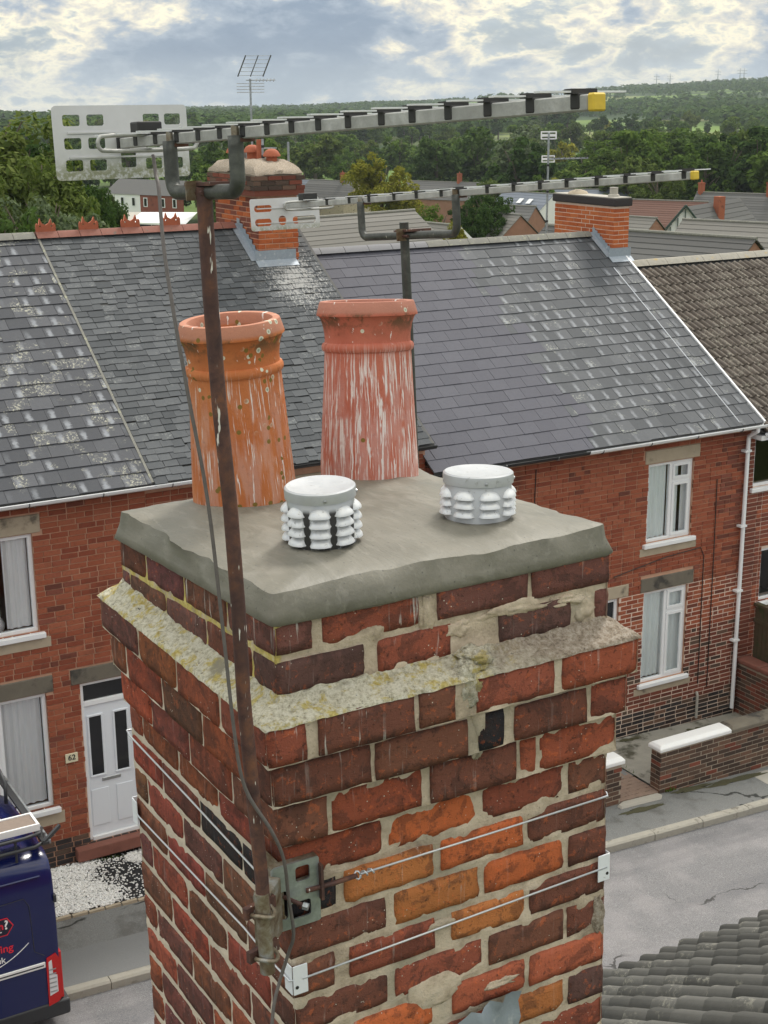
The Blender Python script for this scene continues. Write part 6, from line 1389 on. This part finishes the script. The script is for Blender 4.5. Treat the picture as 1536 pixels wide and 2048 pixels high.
# white and red row with white lean-to roof
rw = bearing(312, 300); th = thing('terrace_row', 'far row of white and red houses above a white flat roof', 'house', (108, 280, -15), group='houses beyond the terrace'); O = Vector(th.location)
a = Vector((104.2, 289.0, -5.5)); b2_ = Vector((113.4, 270.5, -5.5)); d = (b2_-a).normalized(); nn = Vector((-d.y, d.x, 0)); nn = nn if nn.dot(CAM-a) > 0 else -nn; L = (b2_-a).length; Pn = lambda s, t_, z: a-O+d*s+nn*t_+Vector((0, 0, z))
q = MB(); q.quad(Pn(-.3, 0, 0), Pn(L, 0, 0), Pn(L, 4.6, -2.7), Pn(-.3, 4.6, -2.7)); q.quad(Pn(-.3, 0, 0), Pn(-.3, -4.6, -2.7), Pn(L, -4.6, -2.7), Pn(L, 0, 0)); q.build('roof', M['tile_dark'], th)
for s0, s1, mt in ((-.1, 9.3, 'white_paint'), (9.3, L, 'brick_dark')):
    q = MB(); q.quad(Pn(s0, 4.4, -2.6), Pn(s1, 4.4, -2.6), Pn(s1, 4.4, -13), Pn(s0, 4.4, -13)); q.build('wall', M[mt], th)
q = MB(); q.quad(Pn(-.1, 4.4, -2.6), Pn(-.1, -4.4, -2.6), Pn(-.1, -4.4, -13), Pn(-.1, 4.4, -13)); q.tri(Pn(-.1, 4.4, -2.6), Pn(-.1, 0, -.1), Pn(-.1, -4.4, -2.6)); q.build('gable', M['brick_dark'], th)
for s in (1.2, 4.0, 7.0, 10.2, 14.8, 17.8):
    q = MB(); q.quad(Pn(s, 4.46, -5.0), Pn(s+1.1, 4.46, -5.0), Pn(s+1.1, 4.46, -3.2), Pn(s, 4.46, -3.2)); f_ = q.build('window', M['upvc'], th)
    q = MB(); q.quad(Pn(s+.2, 4.5, -4.85), Pn(s+.9, 4.5, -4.85), Pn(s+.9, 4.5, -3.35), Pn(s+.2, 4.5, -3.35)); q.build('pane', M['dark_glass'], f_)
sh = thing('flat_roofed_shed', 'low building with broad pale flat roof below the white and red row', 'shed', tuple(bearing(300, 262))+() if False else bearing(300, 262)+Vector((0, 0, -14)))
ra = bearing(216, 266); rb_ = bearing(392, 262); O = Vector(sh.location); k = (rb_-ra).normalized(); f2 = Vector((-k.y, k.x, 0)); f2 = f2 if f2.dot(-ra) > 0 else -f2
zA = 10-(404-195)/2900*266; PS = lambda p, z, t_=0: Vector((p.x, p.y, z))+f2*t_-O
for (p, c_, m_) in ((0, .35, 'concrete_pale'), (.35, 1.0, 'white_paint')):
    u0 = ra.lerp(rb_, p); u1 = ra.lerp(rb_, c_); q = MB(); q.quad(PS(u0, zA), PS(u1, zA), PS(u1, zA-1.3, 9), PS(u0, zA-1.0, 9)); q.quad(PS(u0, zA-1.0, 9), PS(u1, zA-1.3, 9), PS(u1, zA-1.6, 9), PS(u0, zA-1.3, 9)); q.build('roof', M[m_], sh)
q = MB(); q.quad(PS(ra, zA-1.2, 8.5), PS(rb_, zA-1.5, 8.5), PS(rb_, zA-6, 8.5), PS(ra, zA-6, 8.5)); q.build('wall', M['dark_interior'], sh)
for i in range(7): p = ra.lerp(rb_, .05+.14*i); MB().beam(PS(p, zA-6, 8.8), PS(p, zA-1.2, 8.8), .2, .2, k).build('post', M['concrete'], sh)
# ------------------------------------------------------------------ aerials on the far chimneys
a1 = thing('tv_aerial', 'grid aerial with tilted panels standing above the mushroom-cowled chimney', 'aerial', (10.15, 21.9, 9.0))
MB().tube([(0, 0, 0), (0, 0, 1.30)], .018, 8).build('pole', M['galv'], a1)
px_ = Vector(_R); g0 = Vector((-.02, 0, 1.28)); lean = Vector((0, 0, .9))+px_*.38
for s in (-.2, 0, .2): MB().tube([g0+px_*s+lean*.06, g0+px_*s+lean*.42], .010 if s else .008, 6).build('grid_post', M['dark_tube'], a1)
for i in range(6): MB().tube([g0-px_*.2+lean*(.08+.066*i), g0+px_*.2+lean*(.08+.066*i)], .004, 5).build('grid_bar', M['galv'], a1)
for i in range(4): MB().tube([g0-px_*.2-Vector((0, 0, .05+.045*i)), g0+px_*.24-Vector((0, 0, .05+.045*i))], .006, 5).build('grid_bar', M['galv'], a1)
MB().tube([g0+px_*-.05, g0+px_*.42], .008, 6).build('boom', M['galv'], a1)
for i in range(6): MB().tube([g0+px_*(.12+.055*i)+_F*-.08-Vector((0, 0, .02)), g0+px_*(.12+.055*i)+_F*.08+Vector((0, 0, .02))], .006, 5).build('element', M['dark_tube'], a1)
def mini_aerial(label, base, h, units, chim_h=0):
    a = thing('tv_aerial', label, 'aerial', base); MB().tube([(0, 0, 0), (0, 0, h)], .02, 8).build('pole', M['galv'], a)
    for z in (h*.25, h*.5, h*.72): MB().tube([(0, 0, z), (0, 0, z+.04)], .026, 8).build('tape_band', M['black_plastic'], a)
    for (z, w_, hh, boom) in units:
        pl = outline('reflector', [rrect(-w_/2, w_/2, -hh/2, hh/2, .01)]+[rrect(-w_*.42+i*w_*.46, -w_*.42+i*w_*.46+w_*.38, e*hh, e*hh+hh*.2, .008) for i in range(2) for e in (-.36, .14)], .012, M['white_paint'], a)
        pl.matrix_local = frame_m((0, 0, z), _R, (0, 0, 1))
        if boom: 
            MB().beam(Vector((0, 0, z)), Vector((0, 0, z+.01))+_R*boom, .025, .025).build('boom', M['galv'], a)
            for i in range(7): MB().beam(Vector((0, 0, z+.02))+_R*boom*(.15+.13*i)-_F*.1, Vector((0, 0, z+.02))+_R*boom*(.15+.13*i)+_F*.1, .015, .015).build('element', M['black_plastic'], a)
    return a
mini_aerial('tall white banded pole with two small aerials beside the orange chimney', (16.62, 22.72, 7.15), 2.20, ((2.15, .30, .15, 0), (1.72, .25, .13, .75)))
mini_aerial('plain grey banded pole rising right of the mushroom-cowled chimney', (10.72, 21.75, 7.4), 1.92, ())
mini_aerial('slim grey pole with crossarm just right of the cradle of the large aerial', (9.98, 21.15, 8.95), .62, ())
# ------------------------------------------------------------------ trees
def crown_mesh(name, mat, seed, rx=1.0, rz=1.1, clumps=90, leaves=46, leaf_s=.085, droop=0.0, core=True):
    """crown of unit radius: leaf-sized faces set in clumps through an uneven volume"""
    r = random.Random(seed); mb = MB(); lobes = []
    for i in range(10):
        a = r.uniform(0, 6.28); z = r.uniform(-.55, .75); k = r.uniform(.35, .75); lobes.append(Vector((math.cos(a)*k*math.sqrt(1-z*z), math.sin(a)*k*math.sqrt(1-z*z), z)))
    cs = []
    while len(cs) < clumps:
        l = r.choice(lobes); d = Vector((r.gauss(0, 1), r.gauss(0, 1), r.gauss(0, 1))).normalized(); p = l+d*r.uniform(.25, .48)
        if p.length < 1.12 and p.length > .3: cs.append((p, d))
    for p, d in cs:
        cr = r.uniform(.10, .20)
        for i in range(leaves):
            q = Vector((r.gauss(0, 1), r.gauss(0, 1), r.gauss(0, 1))).normalized(); c = p+Vector((q.x, q.y, q.z*.8))*cr*r.uniform(.6, 1.05); c.z -= droop*r.random()*cr*2
            n = (q*.9+Vector((0, 0, .7))+Vector((r.gauss(0, .5), r.gauss(0, .5), r.gauss(0, .5)))).normalized(); a = n.orthogonal().normalized(); a = Quaternion(n, r.uniform(0, 6.28)) @ a; b = n.cross(a); s = leaf_s*r.uniform(.55, 1.2)
            c = Vector((c.x*rx, c.y*rx, c.z*rz))
            mb.add([c-a*s, c+b*s*.5-a*s*.1, c+a*s, c-b*s*.5+a*s*.1], [(0, 1, 2, 3)])
    if core:      # dark inner twigs so the crown is not hollow
        for i in range(160):
            l = r.choice(lobes)*r.uniform(.2, .95); d = Vector((r.gauss(0, 1), r.gauss(0, 1), r.gauss(0, 1))).normalized()*.22; s = d.orthogonal().normalized()*.10
            mb.add([Vector((v.x*rx, v.y*rx, v.z*rz)) for v in (l-s, l+d, l+s, l-d)], [(0, 1, 2, 3)])
    me = mb.mesh(name); me.materials.append(M[mat]); return me
def trunk_mesh(seed):
    r = random.Random(seed); mb = MB(); mb.tube([(0, 0, -1.9), (.02, 0, -1.2), (.03, .02, -.5), (0, .03, .2)], .1, 8, True, [.11, .085, .07, .03])
    for i in range(7):
        a = r.uniform(0, 6.28); e = Vector((math.cos(a)*.6, math.sin(a)*.6, r.uniform(-.1, .6))); z = r.uniform(-.9, -.1); mb.tube([(0, 0, z), e*.5+Vector((0, 0, z*.4)), e], .03, 5, True, [.035, .022, .008])
    me = mb.mesh('trunk', True); me.materials.append(M['bark']); return me
TR = [trunk_mesh(i) for i in range(2)]
NEAR = {k: [crown_mesh('crown', k, 40+i*7+len(k), 1.0, 1.1, 150, 95, .050) for i in range(1)] for k in ('leaf_olive', 'leaf_dark', 'leaf_grey', 'leaf_yellow', 'leaf_mid')}
FARC = {k: [crown_mesh('crown', k, 10+i*7+len(k), 1.0, 1.0, 105, 42, .095) for i in range(2)] for k in ('leaf_mid', 'leaf_dark', 'leaf_olive', 'leaf_grey', 'leaf_yellow')}
def tree(name, label, base, height, width, me, r, group=None):
    s = width/2; hz_ = height*.40
    t_ = thing(name, label, 'tree', base, r.uniform(0, 6.28), group)
    c = link('crown', me, t_); c.scale = (s, s, hz_); c.location = (0, 0, height-hz_*1.05)
    k = link('trunk', TR[r.randrange(2)], t_); k.scale = (s*.8, s*.8, height*.40); k.location = (0, 0, height*.70)
    return t_
rt = random.Random(23)
def planted(px, top_y, dist, width, leafk, label, name='broadleaf_tree', sink=0.0, group=None):
    p = bearing(px, dist); zt = 10-(top_y-195+(px-768)*.0074)/2900*dist; zb = terrain(p.x, p.y)-sink; h = max(2.0, zt-zb)
    return tree(name, label, (p.x, p.y, zb), h, width, NEAR[leafk][0], rt, group)
planted(-60, 185, 72, 10, 'leaf_olive', 'tall olive-green tree cut by the left edge of the picture')
planted(45, 235, 84, 7.5, 'leaf_dark', 'dark tree shoulder behind the tall olive one on the left')
planted(62, 262, 66, 5.5, 'leaf_olive', 'olive-green tree in front of the dark one, left of the aerial plate')
planted(120, 318, 74, 5.0, 'leaf_dark', 'dark bushy tree half hidden by the reflector plate')
planted(196, 352, 96, 3.6, 'leaf_dark', 'dark round tree left of the white and red row')
planted(60, 352, 52, 4.4, 'leaf_grey', 'grey-green leafy tree above the slate roof on the left')
planted(165, 392, 56, 4.2, 'leaf_grey', 'grey-green shrubby tree behind the crested red ridge')
planted(-20, 372, 48, 4.0, 'leaf_dark', 'dark shrub mass low on the left edge above the roof')
planted(768, 304, 195, 9.6, 'leaf_yellow', 'yellowing round tree standing alone in front of the wood')
planted(985, 365, 150, 6.0, 'leaf_dark', 'dark conical tree left of the slim banded pole', 'dark_tree')
planted(945, 385, 140, 4.5, 'leaf_dark', 'dark brownish tree behind the smaller aerial clamp', 'dark_tree')
planted(880, 405, 125, 4.5, 'leaf_mid', 'mid green garden tree between the grey roof and the smaller aerial')
planted(810, 405, 118, 4.0, 'leaf_olive', 'olive garden tree behind the large grey tiled roof')
planted(690, 415, 120, 5.5, 'leaf_olive', 'olive hedge-like tree left of the smaller aerial cradle')
planted(905, 432, 105, 2.6, 'leaf_yellow', 'small yellow-green shrub left of the plain brick gable')
planted(1370, 246, 300, 22, 'leaf_dark', 'tallest dark tree crown in the wood on the right')
planted(1290, 268, 290, 17, 'leaf_mid', 'broad green tree left of the tallest crown in the wood')
planted(1420, 280, 300, 17, 'leaf_mid', 'broad green tree right of the tallest crown in the wood')
planted(1330, 320, 235, 8.5, 'leaf_olive', 'pale brownish-green tree in front of the tallest crown')
planted(1190, 282, 285, 14, 'leaf_mid', 'round green tree right of the tall white pole')
# the wood: single trees in depth, nearest as their own objects
spots = []
for i in range(3000):
    if len(spots) >= 300: break
    dd = 255+720*rt.random()**1.25; px = rt.uniform(-120, 1660)
    p = bearing(px, dd)
    if dd < 330 and (px < 430 or 590 < px < 960): continue
    if any((p-q_).length < (6.5+dd*.007) for q_, *_ in spots): continue
    spots.append((p, dd, px))
for p, dd, px in spots:
    k = rt.choices(('leaf_mid', 'leaf_dark', 'leaf_olive', 'leaf_grey', 'leaf_yellow'), (5, 4, 2.4, .7, .35))[0]; h = rt.uniform(10, 21)*(1.0 if dd < 520 else .85)
    tree('woodland_tree', 'broadleaf tree among the many in the wooded valley below the hills', (p.x, p.y, terrain(p.x, p.y)-1.5), h, h*rt.uniform(.66, .92), rt.choice(FARC[k]), rt, 'trees of the valley wood')
# far-off woodland and hedges that read as one mass
def blob_mass(name, label, mat, gen, n, leafs=26, seed=1):
    r = random.Random(seed); mb = MB()
    for i in range(n):
        g_ = gen(r)
        if g_ is None: continue
        p, s = g_
        for j in range(leafs):
            q = Vector((r.gauss(0, 1), r.gauss(0, 1), abs(r.gauss(0, 1)))).normalized(); c = Vector(p)+Vector((q.x*s, q.y*s, q.z*s*1.25)); nn_ = (q+Vector((r.gauss(0, .4), r.gauss(0, .4), .5))).normalized(); a = nn_.orthogonal().normalized(); b = nn_.cross(a); e = s*.42
            mb.add([c-a*e, c+b*e*.8, c+a*e, c-b*e*.8], [(0, 1, 2, 3)])
    return tag(mb.build(name, M[mat], None), kind='stuff', label=label)
def genw(r):
    dd = 820+900*r.random(); p = bearing(r.uniform(-150, 1690), dd)
    if mnoise.noise(Vector((p.x*.003, p.y*.003, 3))) < -.02: return None
    return (p.x, p.y, terrain(p.x, p.y)+3), r.uniform(5, 8)
blob_mass('far_woodland', 'distant woodland canopy covering the far side of the valley', 'leaf_dark', genw, 3600, 22, 5)
def genh(r):
    dd = 1500+2200*r.random(); px = r.uniform(-150, 1690); p = bearing(px, dd)
    v = mnoise.noise(Vector((p.x*.0032, p.y*.0032, 7))); l_ = abs(mnoise.noise(Vector((p.x*.005, p.y*.005, 2))))
    if v < .16 and l_ > .03: return None
    return (p.x, p.y, terrain(p.x, p.y)+2), r.uniform(5, 9)
blob_mass('far_hedgerows', 'dark hedges and copses on the distant hills', 'leaf_dark', genh, 9000, 14, 6)
# pylons on the skyline
for px, dd in ((1318, 3500), (1345, 3550), (1440, 3450), (1484, 3500), (1492, 3560)):
    p = bearing(px, dd); z = terrain(p.x, p.y); py = thing('pylon', 'tiny lattice pylon on the far right skyline', 'pylon', (p.x, p.y, z), group='pylons on the skyline')
    MB().tube([(0, 0, 0), (0, 0, 34)], .8, 4, True, [1.6, .4]).build('tower', M['galv'], py)
    for zz in (22, 28): MB().beam(Vector((0, 0, zz))-_R*7, Vector((0, 0, zz))+_R*7, .8, .8).build('arm', M['galv'], py)
# garden things glimpsed over the crested ridge
sg = bearing(208, 60); st_ = thing('garden_sheet', 'white and orange panel leaning up behind the crested ridge', 'panel', (sg.x, sg.y, 3.6))
q = MB(); q.add([_R*-.26+Vector((0, 0, 0)), _R*.2, _R*.22+Vector((0, 0, .62)), _R*-.3+Vector((0, 0, .55))], [(0, 1, 2, 3)]); q.add([_R*-.26+_F*.03, _R*.2+_F*.03, _R*.22+Vector((0, 0, .62))+_F*.03, _R*-.3+Vector((0, 0, .55))+_F*.03], [(3, 2, 1, 0)]); q.build('white_face', M['white_paint'], st_)
q = MB(); q.add([_R*.20+_F*-.01-Vector((0, 0, .05)), _R*.26+_F*-.01, _R*.26+Vector((0, 0, .55))-_F*.01, _R*-.06-_F*.01], [(0, 1, 2, 3)]); q.build('orange_face', M['ridge_orange'], st_)
lw = bearing(330, 230); q = MB()
for i in range(8):
    for j in range(4):
        p = bearing(225+28*i, 190+22*j); z = terrain(p.x, p.y); q.v.append((p.x, p.y, z+.5))
for i in range(7):
    for j in range(3): q.f.append((i*4+j, (i+1)*4+j, (i+1)*4+j+1, i*4+j+1))
tag(q.build('lawn', simple('lawn_green', (.12, .19, .03), .95, var=.25, scale=.4), None), kind='structure')
# ------------------------------------------------------------------ air
hz_ = MB(); hz_.box(-4200, 5200, -300, 5200, -60, 130)
m = bpy.data.materials.new('air'); m.use_nodes = True; m.node_tree.nodes.clear(); t = NT(m.node_tree)
vol = t.n('ShaderNodeVolumePrincipled', {'Color': (.80, .88, .96, 1), 'Density': .00009, 'Anisotropy': .1}); t.t.links.new(vol.outputs[0], t.n('ShaderNodeOutputMaterial').inputs[1])
HAZE = hz_.build('haze', m, None); tag(HAZE, kind='stuff', label='thin bluish air over the valley')
# things built in place get their origin at their own foot
def rebase(o, loc):
    loc = Vector(loc); o.location = loc
    for c in o.children: c.matrix_parent_inverse = Matrix.Translation(-loc)
for o, lc in ((h1, (2.6, YF, gz(2.6))), (h2, (8.5, YF, gz(8.5))), (h3, (12.1, YF, gz(12.1))), (h4, (15.3, YF, gz(15.3))), (h5, (20, YF, gz(20))), (nh, (4, 3, 0)), (van, (1.2, 15, .12)), (rk, (2.4, 15, 2.2)), (bd, (2.6, 14.3, 2.4)), (fn, (17.37, 16.6, -.3)), (sw, (17.1, 16.5, -.35))): rebase(o, lc)
